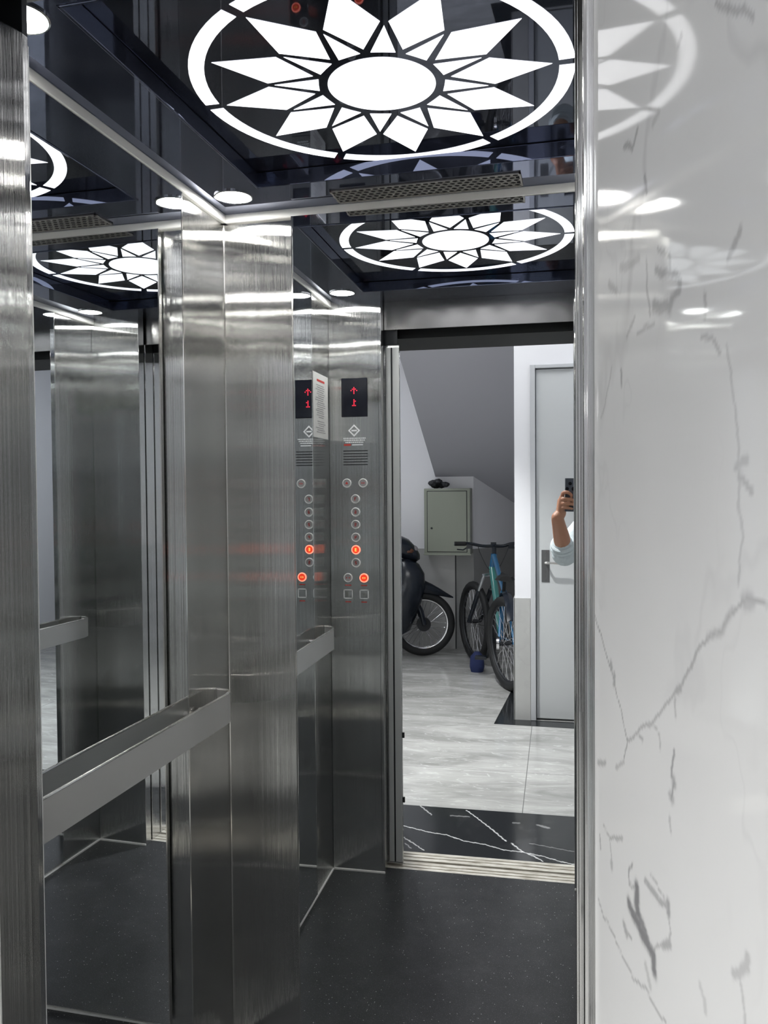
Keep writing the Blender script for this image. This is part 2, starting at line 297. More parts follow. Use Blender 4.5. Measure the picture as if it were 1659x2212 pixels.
def tube(bm, pts, rad, seg=10, mi=0, closed=False, cap=True):
    pts = [Vector(p_) for p_ in pts]; n = len(pts)
    rads = rad if isinstance(rad, (list, tuple)) else [rad]*n
    rings = []; prev = None
    for i, p_ in enumerate(pts):
        if closed: t = (pts[(i+1) % n]-pts[i-1]).normalized()
        else: t = (pts[min(i+1, n-1)]-pts[max(i-1, 0)]).normalized()
        if prev is None:
            a = Vector((0, 0, 1)) if abs(t.z) < .9 else Vector((1, 0, 0)); s = t.cross(a).normalized()
        else:
            s = (prev-t*prev.dot(t)).normalized()
        prev = s; q = t.cross(s)
        rings.append([bm.verts.new(p_+(s*math.cos(2*PI*k/seg)+q*math.sin(2*PI*k/seg))*rads[i]) for k in range(seg)])
    m_ = n if closed else n-1
    for i in range(m_):
        A, B = rings[i], rings[(i+1) % n]
        for k in range(seg):
            f = bm.faces.new((A[k], A[(k+1) % seg], B[(k+1) % seg], B[k])); f.material_index = mi
    if cap and not closed:
        bm.faces.new(rings[0][::-1]).material_index = mi; bm.faces.new(rings[-1]).material_index = mi
def ball(bm, c, r, seg=12, scale=(1, 1, 1), M_=None):
    mm = Matrix.Translation(c) @ (M_ or Matrix()) @ Matrix.Diagonal((*[r*s for s in scale], 1))
    bmesh.ops.create_uvsphere(bm, u_segments=seg, v_segments=max(6, seg*2//3), radius=1, matrix=mm)
def disc(bm, c, r, h, axis='z', seg=32, r2=None, mi=0):
    """cylinder centred at c, height h along axis"""
    rot = {'z': Matrix(), 'y': Matrix.Rotation(PI/2, 4, 'X'), 'x': Matrix.Rotation(PI/2, 4, 'Y')}[axis]
    res = bmesh.ops.create_cone(bm, cap_ends=True, segments=seg, radius1=r, radius2=r if r2 is None else r2, depth=h, matrix=Matrix.Translation(c) @ rot)
    for v_ in res['verts']:
        for f in v_.link_faces: f.material_index = mi
def loft(bm, sections, mi=0, closed=True, cap=True):
    rs = [[bm.verts.new(Vector(p_)) for p_ in s] for s in sections]; n = len(rs[0])
    for A, B in zip(rs, rs[1:]):
        for k in range(n if closed else n-1):
            bm.faces.new((A[k], A[(k+1) % n], B[(k+1) % n], B[k])).material_index = mi
    if cap and closed:
        bm.faces.new(rs[0][::-1]); bm.faces.new(rs[-1])
    bmesh.ops.recalc_face_normals(bm, faces=bm.faces[:])
def B(): return bmesh.new()
def smooth_path(pts, n=6):
    out = []; P_ = [Vector(p_) for p_ in pts]
    for i in range(len(P_)-1):
        a, b, c, d = P_[max(i-1, 0)], P_[i], P_[i+1], P_[min(i+2, len(P_)-1)]
        for k in range(n):
            t = k/n
            out.append(.5*((2*b)+(-a+c)*t+(2*a-5*b+4*c-d)*t*t+(-a+3*b-3*c+d)*t**3))
    out.append(P_[-1]); return out

# ------------------------------------------------------------------ dimensions
W, D, H = 1.14, 1.0646, 2.2          # cabin inside
XL, XR = .2065, .918                  # return panels' edges
def struct(name, bm, m, bevel=0, smooth=False): return obj(name, bm, m, kind='structure', bevel=bevel, smooth=smooth)

# ------------------------------------------------------------------ cabin shell
b = B(); box(b, -.02, W+.02, -.05, D+.02, -.04, 0); struct('floor_cabin', b, 'cabfloor')
b = B(); box(b, -.02, 0, -.04, D+.02, 0, H+.06); struct('wall_left', b, 'steel')
b = B(); box(b, W, W+.02, -.04, D+.02, 0, H+.06); struct('wall_right', b, 'steel')
b = B(); box(b, 0, W, D, D+.02, 0, H+.06); struct('wall_back', b, 'steel')
b = B(); box(b, XR, W, -.04, 0, 0, H+.02); struct('wall_front', b, 'steel', bevel=.002)
# ceiling with its recessed middle
RX0, RX1, RY0, RY1 = .165, .955, .125, .895
b = B()
box(b, 0, W, -.05, RY0, H, H+.03); box(b, 0, W, RY1, D, H, H+.03)
box(b, 0, RX0, RY0, RY1, H, H+.03); box(b, RX1, W, RY0, RY1, H, H+.03)
struct('ceiling_cabin', b, 'ceil')
b = B(); box(b, RX0-.002, RX1+.002, RY0-.002, RY1+.002, H+.034, H+.05); struct('ceiling_recess', b, 'ceil2')
b = B()
for (x0, x1, y0, y1) in ((RX0, RX1, RY0, RY0+.006), (RX0, RX1, RY1-.006, RY1), (RX0, RX0+.006, RY0, RY1), (RX1-.006, RX1, RY0, RY1)):
    box(b, x0, x1, y0, y1, H-.002, H+.033)
struct('trim_1', b, 'ceil', bevel=.0015)
# silver trim round the top of the walls
b = B()
h_, d_ = .022, .012
def ctrim(pts_y):
    pass
prof = [(0, 0), (.011, 0), (.012, .002), (.012, .019), (.010, .021), (0, .021)]
def trimrun(p0, p1, inward):
    p0 = Vector(p0); p1 = Vector(p1); inw = Vector(inward)
    secs = [[p + inw*a + Vector((0, 0, -z)) for a, z in prof] for p in (p0, p1)]
    loft(b, secs)
trimrun((0, 0, H), (0, D, H), (1, 0, 0)); trimrun((W, 0, H), (W, D, H), (-1, 0, 0)); trimrun((0, D, H), (W, D, H), (0, -1, 0))
struct('trim_2', b, 'trim')
b = B()
for a in ((0, .004, 0, D), (W-.004, W, 0, D), (0, W, D-.004, D), (0, XL, 0, .004), (XR, W, 0, .004)):
    box(b, a[0], a[1], a[2], a[3], 0, .006)
struct('trim_3', b, 'trim')
b = B(); tube(b, [(.001, D-.001, 0), (.001, D-.001, H-.02)], .0022, 6); struct('trim_4', b, 'polish')

# ------------------------------------------------------------------ mirrors
def mirror_panel(name, o, ux, wd, label):
    """panel with origin o, running wd along unit ux, normal = ux rotated; steel edge strips"""
    ux = Vector(ux).normalized(); nrm = Vector((ux.y, -ux.x, 0))
    e = empty(name, o, label, 'mirror')
    R_ = Matrix((ux, -nrm, Vector((0, 0, 1)))).transposed().to_4x4()
    q = B(); box(q, 0, wd, 0, .008, .02, H-.022); g_ = obj('mirror_glass', q, 'mirror', e)
    for x in (-.0035, wd):
        q = B(); box(q, x, x+.0035, -.001, .012, .02, H-.022); obj('edge_strip', q, 'polish', e)
    e.rotation_euler = R_.to_euler()
    return e
A1 = .0172
cx_, wd_ = .57, .742
mirror_panel('mirror_panel', (cx_-wd_/2*math.cos(A1), D-.012-wd_/2*math.sin(A1)-.001, 0), (math.cos(A1), math.sin(A1), 0), wd_, 'tall clear mirror on the rear lift wall, reflecting the doorway and bikes')
mirror_panel('mirror_panel', (.0085, .252, 0), (0, 1, 0), D-.2505-.252, 'tall mirror behind the handrail on the left lift wall')
mirror_panel('mirror_panel', (W-.0085, D-.2505, 0), (0, -1, 0), D-.2505-.252, 'tall mirror on the right lift wall, seen only in reflection')

# ------------------------------------------------------------------ ceiling light (flower)
FC = Vector((.558, .552, H+.034))
e = empty('ceiling_light', FC, 'large round flower-patterned backlit ceiling light over the lift cabin', 'ceiling light', rz=0)
zt, zb = 0, -.0008
def pol(r, a): return (r*math.cos(math.radians(a)), r*math.sin(math.radians(a)))
q = B(); prism(q, [pol(.101, k*5) for k in range(72)], zb, zt); obj('centre_disc', q, 'acryl', e)
for k in range(12):
    a = 30*k
    q = B(); prism(q, [pol(.131, a), pol(.212, a+13.1), pol(.313, a), pol(.212, a-13.1)], zb, zt); obj('petal', q, 'acryl', e)
    q = B(); prism(q, [pol(.119, a+15-10.5), pol(.1175, a+15), pol(.119, a+15+10.5), pol(.2, a+15)], zb, zt); obj('small_wedge', q, 'acryl', e)
for k in range(6):
    s = [60*k+1.7+j*(56.6/14) for j in range(15)]
    q = B()
    for j in range(14):
        prism(q, [pol(.325, s[j]), pol(.353, s[j]), pol(.353, s[j+1]), pol(.325, s[j+1])], zb, zt)
    bmesh.ops.remove_doubles(q, verts=q.verts[:], dist=1e-5)
    obj('ring_segment', q, 'acryl', e)
# ------------------------------------------------------------------ downlights
def downlight(x, y, label):
    e = empty('downlight', (x, y, H), label, 'ceiling light', 'round downlights in the lift ceiling corners')
    q = B()
    n = 40
    secs = []
    for r_, z in ((.047, .0), (.047, -.003), (.0435, -.004), (.0425, -.001)):
        secs.append([(r_*math.cos(2*PI*k/n), r_*math.sin(2*PI*k/n), z) for k in range(n)])
    loft(q, secs, cap=False); obj('bezel', q, 'polish', e, smooth=True)
    q = B(); disc(q, (0, 0, -.0012), .042, .002, seg=40); obj('lens', q, 'lamp', e)
downlight(.088, .932, 'round downlight in the back left ceiling corner above the steel corner')
downlight(.092, .135, 'round downlight in the front left ceiling corner above the control panel')
downlight(W-.088, .932, 'round downlight in the back right ceiling corner')
downlight(W-.092, .135, 'round downlight in the front right ceiling corner')
# ------------------------------------------------------------------ vent grille
e = empty('vent_grille', (.555, .998, H), 'long perforated metal vent grille at the back edge of the lift ceiling', 'vent')
q = B()
gx, gy = .228, .042
box(q, -gx, gx, -gy, -gy+.004, -.004, 0); box(q, -gx, gx, gy-.004, gy, -.004, 0); box(q, -gx, -gx+.004, -gy, gy, -.004, 0); box(q, gx-.004, gx, -gy, gy, -.004, 0)
obj('grille_frame', q, 'mesh', e)
q = B(); rowh = .0145; px_ = .0175
rows = int(2*gy/rowh); 
for j in range(rows):
    cy0 = -gy+.004+(j+.5)*(2*gy-.008)/rows
    cols = int(2*gx/px_)
    for i in range(cols):
        cx0 = -gx+.006+(i+(.5 if j % 2 else 0))*px_
        if cx0 > gx-.008: continue
        # hexagonal ring
        for s in range(6):
            a0, a1 = math.radians(60*s+30), math.radians(60*s+90)
            ro, ri = .0096, .0072
            p4 = [(cx0+ro*math.cos(a0), cy0+ro*math.sin(a0)*.92), (cx0+ro*math.cos(a1), cy0+ro*math.sin(a1)*.92), (cx0+ri*math.cos(a1), cy0+ri*math.sin(a1)*.92), (cx0+ri*math.cos(a0), cy0+ri*math.sin(a0)*.92)]
            prism(q, p4, -.003, -.0015)
obj('perforated_sheet', q, 'mesh', e)
q = B(); box(q, -gx, gx, -gy, gy, -.0012, -.0002); obj('backing', q, 'rub', e)

# ------------------------------------------------------------------ handrails
def handrail(x, sgn, label):
    e = empty('handrail', (x, 0, 0), label, 'handrail')
    y0, y1, zc, hh, off = .105, .985, .93, .037, .05
    path = smooth_path([(.004*sgn, y0-.002), (.035*sgn, y0+.006), (off*sgn, y0+.05)], 5)
    path += [Vector((off*sgn, y0+.05+t*(y1-y0-.1)/8)) for t in range(1, 9)]
    path += smooth_path([(off*sgn, y1-.05), (.04*sgn, y1-.012), (.004*sgn, y1)], 5)[1:]
    secs = []
    pts = [Vector((p_[0], p_[1])) for p_ in path]
    for i, p_ in enumerate(pts):
        t = (pts[min(i+1, len(pts)-1)]-pts[max(i-1, 0)]).normalized(); nn = Vector((t.y, -t.x))*.003
        secs.append([(p_.x+nn.x, p_.y+nn.y, zc-hh), (p_.x+nn.x, p_.y+nn.y, zc+hh), (p_.x-nn.x, p_.y-nn.y, zc+hh), (p_.x-nn.x, p_.y-nn.y, zc-hh)])
    q = B(); loft(q, secs); obj('flat_bar', q, 'rail', e, smooth=True)
    q = B()
    for i in range(1): tube(q, [(p_.x, p_.y, zc+hh+.0005) for p_ in pts], .0034, 8)
    obj('top_edge', q, 'railtop', e, smooth=True)
    for y in (.22, .87):
        q = B(); tube(q, [(0, y, zc), (sgn*(off-.002), y, zc)], .009, 12); disc(q, (sgn*.011, y, zc), .02, .003, 'x', 20); obj('bracket', q, 'polish', e, smooth=True)
handrail(0, 1, 'flat satin steel handrail in front of the left wall mirror')
handrail(W, -1, 'flat satin steel handrail on the right lift wall, seen in reflection')

# ------------------------------------------------------------------ control panel (front left return)
b = B(); box(b, 0, XL, -.04, 0, 0, H+.02); cop = None
e = empty('control_panel', (0, 0, 0), 'full-height steel lift control panel with red display and round buttons', 'control panel')
obj('face_plate', b, 'steel', e, bevel=.002)
q = B(); box(q, .1945, .1955, 0, .0006, .04, H-.03); obj('seam', q, 'dark', e)
q = B(); box(q, .0495, .152, 0, .0035, 1.758, 1.906); d0 = obj('display', q, 'darkgloss', e, bevel=.002)
# dot matrix arrow and numeral 1 : seen in the mirror
q = B()
ar = ["..#..", ".###.", "#.#.#", "..#..", "..#.."]
one = [".#.", "##.", ".#.", ".#.", "###"]
def dots(rows_, cx0, cz0, s, flip=True):
    for j, r_ in enumerate(rows_):
        for i, ch in enumerate(r_):
            if ch == '#':
                x = cx0-(i-(len(r_)-1)/2)*s; z = cz0-(j-(len(rows_)-1)/2)*s
                disc(q, (x, .0041, z), s*.4, .001, 'y', 10)
dots(ar, .1, 1.858, .0055); dots(one, .1, 1.812, .0055)
obj('led_digits', q, 'led', d0)
# diamond badge with small text rows (too small to read)
q = B()
def dia(r_, t): return [(.0985+r_*math.cos(a), r_*math.sin(a)) for a in (0, PI/2, PI, 3*PI/2)]
def yplate(q, pts, y0, y1, cz=0):
    a = [q.verts.new((x, y0, cz+z)) for x, z in pts]; b_ = [q.verts.new((x, y1, cz+z)) for x, z in pts]
    n = len(pts); q.faces.new(a); q.faces.new(b_[::-1])
    for i in range(n): q.faces.new((a[i], b_[i], b_[(i+1) % n], a[(i+1) % n]))
for k in range(4):
    a0, a1 = k*PI/2, (k+1)*PI/2
    yplate(q, [(.0985+.0235*math.cos(a0), .0235*math.sin(a0)), (.0985+.0235*math.cos(a1), .0235*math.sin(a1)), (.0985+.0165*math.cos(a1), .0165*math.sin(a1)), (.0985+.0165*math.cos(a0), .0165*math.sin(a0))], 0.0, .0007, 1.706)
yplate(q, [(.088, -.003), (.109, -.003), (.109, .003), (.088, .003)], 0, .0007, 1.706)
bmesh.ops.recalc_face_normals(q, faces=q.faces[:]); obj('diamond_badge', q, 'whiteink', e)
q = B()
for z, x0, x1 in ((1.6765, .056, .144), (1.669, .058, .142), (1.661, .064, .135)):
    x = x0
    while x < x1:
        wl = random.uniform(.003, .009); box(q, x, min(x+wl, x1), 0, .0006, z-.0022, z+.0022); x += wl+.0018
box(q, .090, .133, 0, .0006, 1.6495, 1.6535)
obj('caption', q, 'whiteink', e)
q = B(); box(q, .058, .085, 0, .0006, 1.648, 1.655); obj('caption_mark', q, 'inkred', e)
for k in range(6):
    q = B(); z = 1.628-k*.0105; box(q, .056, .151, 0, .0012, z-.0018, z+.0018); obj('speaker_slot', q, 'dark', e)
seg7 = {'1': 'bc', '2': 'abged', '3': 'abgcd', '4': 'fgbc', '5': 'afgcd', '6': 'afgedc', '7': 'abc'}
def glyph(q, ch, cx0, cz0, s, y0, y1):
    S = {'a': (-1, 2, 1, 2), 'b': (1, 0, 1, 2), 'c': (1, -2, 1, 0), 'd': (-1, -2, 1, -2), 'e': (-1, -2, -1, 0), 'f': (-1, 0, -1, 2), 'g': (-1, 0, 1, 0)}
    for k in seg7[ch]:
        x0, z0, x1, z1 = S[k]; w_ = s*.22
        X0, X1 = cx0-x1*s*.45, cx0-x0*s*.45
        box(q, min(X0, X1)-w_, max(X0, X1)+w_, y0, y1, cz0+min(z0, z1)*s*.45-w_, cz0+max(z0, z1)*s*.45+w_)
def button(x, z, lit=False, sym=None):
    g_ = B(); n = 28
    secs = [[(x+r_*math.cos(2*PI*k/n), y, z+r_*math.sin(2*PI*k/n)) for k in range(n)] for r_, y in ((.0178, 0), (.0172, .0035), (.0145, .004), (.0135, .002))]
    loft(g_, secs, cap=False)
    o = obj('button', g_, 'btnlit' if lit else 'btnring', e, smooth=True, label='lit red button' if lit else None)
    g_ = B(); disc(g_, (x, .0015, z), .0136, .002, 'y', 24); obj('button_face', g_, 'btnlit2' if lit else 'btn', o)
    g_ = B()
    if sym in seg7: glyph(g_, sym, x, z, .0056, .0025, .0032)
    elif sym == 'open':
        for s in (-1, 1):
            prism(g_, [(s*.002, -.004), (s*.007, 0), (s*.002, .004)], 0, .0006, M_=Matrix.Translation((x, .003, z)) @ Matrix.Rotation(PI/2, 4, 'X'))
    elif sym == 'close':
        for s in (-1, 1):
            prism(g_, [(s*.007, -.004), (s*.002, 0), (s*.007, .004)], 0, .0006, M_=Matrix.Translation((x, .003, z)) @ Matrix.Rotation(PI/2, 4, 'X'))
    elif sym == 'bell':
        prism(g_, [(-.006, -.004), (.006, -.004), (.003, .002), (0, .006), (-.003, .002)], 0, .0006, M_=Matrix.Translation((x, .003, z)) @ Matrix.Rotation(PI/2, 4, 'X'))
    obj('button_mark', g_, 'btnglyph' if lit else 'inkred', o)
button(.068, 1.505, False, 'bell'); button(.132, 1.505, False, 'open')
for i, (z, s) in enumerate(zip((1.444, 1.394, 1.346, 1.297, 1.249, 1.199), '765432')):
    button(.1015, z, i == 4, s)
button(.0695, 1.141, False, 'close'); button(.1325, 1.141, True, 'open')
for x in (.0695, .1325):
    q = B()
    for a in ((x-.018, x+.018, 1.060, 1.0635), (x-.018, x+.018, 1.0925, 1.096), (x-.018, x-.0145, 1.060, 1.096), (x+.0145, x+.018, 1.060, 1.096)):
        box(q, a[0], a[1], 0, .0015, a[2], a[3])
    o = obj('key_switch', q, 'whiteink', e)
    q = B(); disc(q, (x, .001, 1.078), .009, .002, 'y', 20); box(q, x-.0012, x+.0012, .002, .004, 1.071, 1.085); obj('key_barrel', q, 'polish', o)
    q = B(); box(q, x-.012, x+.012, 0, .0006, 1.110, 1.114); obj('button_caption', q, 'inkred', e)
    q = B(); box(q, x-.011, x+.011, 0, .0006, 1.046, 1.050); obj('key_caption', q, 'inkred', e)
# ------------------------------------------------------------------ paper notice on left wall
e = empty('paper_notice', (0, .117, 1.79), 'white printed paper notice taped to the left wall beside the control panel', 'notice')
q = B(); box(q, 0, .0012, -.097, .097, -.118, .118); obj('sheet', q, 'paper', e)
q = B()
box(q, .0012, .0016, -.05, .05, .088, .096); obj('heading', q, 'inkred', e)
q = B(); z = .075
while z > -.1:
    if not -.052 < z < -.045: box(q, .0012, .0016, -.06+random.uniform(0, .03), .08-random.uniform(0, .05), z-.0016, z+.0016)
    z -= .0078
obj('printed_lines', q, 'ink', e)

# ------------------------------------------------------------------ car door, landing door, sills, header
e = empty('lift_car_door', (.02, -.07, .008), 'brushed steel inner lift door panel slid open on the left', 'lift door')
q = B(); box(q, -.3, .187, -.012, -.001, 0, 2.03); obj('door_leaf', q, 'steel_door', e, bevel=.002)
q = B(); prism(q, [(.227, -.066), (.2435, -.0135), (.2435, -.0025), (.1875, -.0025), (.1875, -.066)], 0, 2.03); obj('leading_stile', q, 'steel_door', e, bevel=.002)
for xa, xb in ((.189, .2095), (.2155, .2415)):
    q = B(); box(q, xa, xb, -.0023, .0012, .01, 2.02); obj('edge_channel', q, 'jamb', e, bevel=.001)
q = B(); box(q, .2095, .2155, -.0024, -.0016, .01, 2.02); obj('channel_gap', q, 'dark', e)
q = B(); box(q, -.25, .236, -.004, .006, 2.03, 2.10); obj('hanger_plate', q, 'dark', e)
for z in (.5, .245):
    q = B(); box(q, .2428, .251, -.012, -.003, z, z+.02); obj('rubber_stop', q, 'rub', e)
e = empty('landing_door', (.0, -.155, .008), 'steel outer landing door leaf parked behind the left jamb', 'lift door')
q = B(); box(q, -.3, .225, -.014, .014, 0, 2.05); obj('door_leaf', q, 'steel_door', e, bevel=.003)
e = empty('door_header', (0, 0, 0), 'wide steel header plate above the lift opening', 'lift door header')
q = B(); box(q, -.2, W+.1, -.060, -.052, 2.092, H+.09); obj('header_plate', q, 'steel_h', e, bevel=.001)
q = B(); box(q, -.2, W+.1, -.115, -.062, 2.14, H+.09); obj('track_housing', q, 'rub', e)
e = empty('door_sill', (0, 0, 0), 'grooved aluminium door sill at the lift cabin entrance', 'door sill')
q = B()
for (y0, y1, z) in ((-.068, -.0505, 0), (-.092, -.074, 0), (-.118, -.098, 0), (-.118, -.0505, -.012)):
    box(q, -.2, W+.05, y0, y1, z-.014, z+.0005)
obj('car_sill', q, 'alu', e)
q = B()
for (y0, y1, z) in ((-.158, -.135, 0), (-.182, -.164, 0), (-.208, -.188, 0), (-.208, -.135, -.012)):
    box(q, -.2, W+.05, y0, y1, z-.014, z+.0005)
obj('landing_sill', q, 'alu', e)
# right hand closing post and frames
q = B(); box(q, .9215, .98, -.115, -.055, 0, 2.14); struct('trim_5', q, 'steel_door', bevel=.002)
q = B(); box(q, .928, 1.03, -.405, -.135, 0, 2.3); struct('trim_6', q, 'steel_door', bevel=.003)
q = B(); box(q, .08, .195, -.405, -.172, 0, 2.3); struct('trim_7', q, 'steel_door', bevel=.003)
q = B(); box(q, .195, .928, -.405, -.125, 2.07, 2.3); struct('trim_8', q, 'rub')
e = empty('door_seal', (0, 0, 0), 'dark rubber seal pieces low on the right door post', 'door seal')
q = B(); box(q, .9235, .9275, -.118, -.115, .70, .76); obj('seal', q, 'rub', e)
q = B(); box(q, .9315, .9345, -.409, -.405, .79, .83); obj('seal', q, 'rub', e)
# lift shaft backing so nothing is open behind the gaps
q = B(); box(q, -.4, -.38, -.6, 1.3, -.3, 2.9); box(q, 1.5, 1.52, -.6, 1.3, -.3, 2.9); box(q, -.4, 1.52, 1.3, 1.32, -.3, 2.9); struct('wall_shaft', q, 'rub')

# ------------------------------------------------------------------ lobby shell
YF = -.70
def sp(x0, y0, x1, y1, t, sgn): # splayed jamb prism in plan
    return [(x0, y0), (x1, y1), (x1+sgn*t, y1), (x1+sgn*t, y0)]
ud = Vector((1.0159-.9355, YF+.41, 0)); ul = ud.length; ud.normalize()
P_, q4, F = vein_grid('w', (.9355, -.41, 0), tuple(ud), (0, 0, 1), np.linspace(0, ul, 300), np.concatenate([[0, 1.05], np.arange(1.07, 1.91, .002), [1.93, 2.9]]), VEINS, 'marble', .0006)
ex = [(.9355, -.41, 0), (1.0159, YF, 0), (2.2, YF, 0), (2.2, -.41, 0), (.9355, -.41, 2.9), (1.0159, YF, 2.9), (2.2, YF, 2.9), (2.2, -.41, 2.9)]
stone_mesh('wall_lobby_front_right', P_, q4, F, ex, [(1, 2, 6, 5), (2, 3, 7, 6), (3, 0, 4, 7), (0, 3, 2, 1), (4, 5, 6, 7)], 'marble')
q = B(); prism(q, [(.183, -.41), (.1026, YF), (-2.2, YF), (-2.2, -.41)], 0, 2.9); struct('wall_lobby_front_left', q, 'marble', bevel=.0015)
q = B(); prism(q, [(.1, YF), (1.018, YF), (.936, -.41), (.182, -.41)], 2.125, 2.9); struct('wall_lobby_front_lintel', q, 'marble')
q = B(); box(q, -2.2, 2.2, -6, YF-.0005, -.04, 0); struct('floor_lobby', q, 'lobfloor')
P_, q4, F = vein_grid('t', (0, 0, .0008), (1, 0, 0), (0, 1, 0), np.linspace(.09, 1.03, 380), np.linspace(-.70, -.2085, 200), TVEINS, 'blackmarble', .0016)
ex = [(.09, -.70, -.03), (1.03, -.70, -.03), (1.03, -.2085, -.03), (.09, -.2085, -.03)]
stone_mesh('floor_threshold', P_, q4, F, ex, [(0, 3, 2, 1)], 'blackmarble')
q = B(); prism(q, [(.463, -2.125), (2.2, -2.06), (2.2, -2.245), (.586, -2.245)], 0, .0015); prism(q, [(.463, -2.125), (.586, -2.245), (.586, -5.3), (.66, -5.3), (.60, -4.0), (.533, -3.15)], 0, .0012)
bm_ = q; struct('floor_border', q, 'blackmarble')
q = B(); box(q, -2.2, 2.2, -6, YF, 2.9, 2.95); struct('ceiling_lobby', q, 'white')
q = B(); box(q, -2.25, -2.2, -6, -.4, 0, 2.9); struct('wall_lobby_left', q, 'white')
q = B(); box(q, 2.2, 2.25, -2.5, -.4, 0, 2.9); struct('wall_lobby_right', q, 'white')
q = B(); box(q, .59, .69, -2.4, -2.25, 0, 2.9); box(q, .69, 1.65, -2.4, -2.25, 2.26, 2.9); box(q, 1.65, 2.2, -2.4, -2.25, 0, 2.9); struct('wall_lobby_back', q, 'white')
q = B(); box(q, .72, .82, -5.8, -2.4, 0, 2.9); struct('wall_alcove_right', q, 'white')
q = B(); box(q, .584, .688, -2.25, -2.243, 0, .783); box(q, .582, .59, -2.4, -2.243, 0, .783); struct('baseboard_lobby', q, 'walltile', bevel=.001)
# alcove under the stairs
q = B(); box(q, -2.2, .1, -4.62, -4.55, 0, 2.9); struct('wall_alcove_back', q, 'white')
q = B(); prism(q, [(.1, -4.55), (.75, -5.55), (.75, -5.7), (.1, -4.62)], 0, 2.9); struct('wall_alcove_side', q, 'white')
q = B(); box(q, -2.2, -.065, -4.553, -4.545, 0, .93); struct('baseboard_alcove', q, 'walltile')
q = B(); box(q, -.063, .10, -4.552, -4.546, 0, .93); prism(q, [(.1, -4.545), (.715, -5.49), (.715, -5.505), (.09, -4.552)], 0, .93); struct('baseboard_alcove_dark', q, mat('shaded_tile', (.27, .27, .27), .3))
q = B(); box(q, -.072, -.063, -4.556, -4.536, 0, .93); struct('trim_9', q, 'dark')
# stair flight whose sloping underside roofs the alcove
q = B()
def sof(y): return 1.598+.48*(y+4.55)
ya, yb = -5.7, -2.41
vs = []
for x in (-.252, .719):
    vs.append([q.verts.new((x, ya, sof(ya))), q.verts.new((x, yb, sof(yb))), q.verts.new((x, yb, sof(yb)+.16)), q.verts.new((x, ya, sof(ya)+.16))])
a, c = vs
q.faces.new(a); q.faces.new(c[::-1])
for i in range(4): q.faces.new((a[i], c[i], c[(i+1) % 4], a[(i+1) % 4]))
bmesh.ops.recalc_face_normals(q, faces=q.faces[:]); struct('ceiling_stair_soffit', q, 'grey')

# ------------------------------------------------------------------ room door in lobby
e = empty('room_door', (.69, -2.25, 0), 'pale grey door with steel lever handle in the lobby, seen in the mirror', 'door')
q = B()
box(q, .0, .032, -.12, .012, .002, 2.26); box(q, .928, .96, -.12, .012, .002, 2.26); box(q, .032, .928, -.12, .012, 2.238, 2.26)
obj('door_frame', q, 'frame', e, bevel=.003)
q = B(); box(q, .036, .924, -.075, -.015, .012, 2.233); dl = obj('door_leaf', q, 'doorp', e, bevel=.002)
q = B(); box(q, .068, .118, -.015, -.012, .885, 1.09)
for z in (.9, .95, 1.035, 1.075): disc(q, (.093, -.0115, z), .004, .002, 'y', 10)
hp = obj('handle_plate', q, 'plate', dl, bevel=.001)
q = B(); tube(q, smooth_path([(.093, -.012, 1.012), (.093, .03, 1.012), (.105, .04, 1.012), (.2, .04, 1.008)], 4), .008, 10); obj('lever', q, 'polish', dl, smooth=True)

# ------------------------------------------------------------------ wall cabinet
e = empty('meter_cabinet', (-.125, -4.45, .89), 'olive grey metal meter cabinet hung on the alcove wall', 'cabinet')
q = B(); box(q, -.205, .215, -.095, .095, 0, .6); obj('cabinet_body', q, 'cab', e, bevel=.006)
q = B(); box(q, -.178, .188, .094, .0965, .022, .578); obj('door_seam', q, 'dark', e)
q = B(); box(q, -.172, .182, .095, .104, .028, .572); dr = obj('cabinet_door', q, 'cab', e, bevel=.003)
q = B(); disc(q, (-.135, .107, .24), .009, .008, 'y', 12); obj('lock', q, 'dark', dr)
q = B(); box(q, -.21, .22, .09, .1, -.006, .008); obj('bottom_lip', q, 'cab', e, bevel=.002)
# crumpled dark bag lying on top of cabinet
q = B()
for i in range(9):
    ball(q, (random.uniform(-.08, .08), random.uniform(-.05, .05), .02+random.uniform(0, .035)), random.uniform(.022, .04), 10, (1.3, 1, .8))
o = obj('crumpled_bag', q, 'dark', None, smooth=True, label='dark crumpled bag lying on top of the olive cabinet', cat='bag'); o.location = (-.19, -4.45, 1.492)
o.location.z = 1.497
rm = o.modifiers.new('r', 'REMESH'); rm.mode = 'VOXEL'; rm.voxel_size = .008
dt = o.modifiers.new('d', 'DISPLACE'); tx = bpy.data.textures.new('crumple', 'CLOUDS'); tx.noise_scale = .03; dt.texture = tx; dt.strength = .02

# ------------------------------------------------------------------ lobby lamps
def panel_lamp(x, y, z, sx_, sy_, m, label):
    e = empty('ceiling_lamp', (x, y, z), label, 'ceiling lamp')
    q = B(); box(q, -sx_-.015, sx_+.015, -sy_-.015, sy_+.015, -.02, 0); obj('housing', q, 'white', e)
    q = B(); box(q, -sx_, sx_, -sy_, sy_, -.026, -.02); obj('diffuser', q, m, e)
panel_lamp(.2, -1.75, 2.9, .4, .25, 'lob', 'square ceiling lamp of the lobby in front of the lift')
panel_lamp(1.5, -1.7, 2.9, .25, .25, 'alc', 'square ceiling lamp over the right end of the lobby')
panel_lamp(-.9, -3.2, 2.9, .3, .3, 'alc', 'square ceiling lamp over the parked motorbike')
e = empty('added_downlight', (-.12, -1.33, 2.9), 'unseen round spot lamp added in the lobby ceiling close to the lift', 'ceiling lamp')
q = B(); n = 32
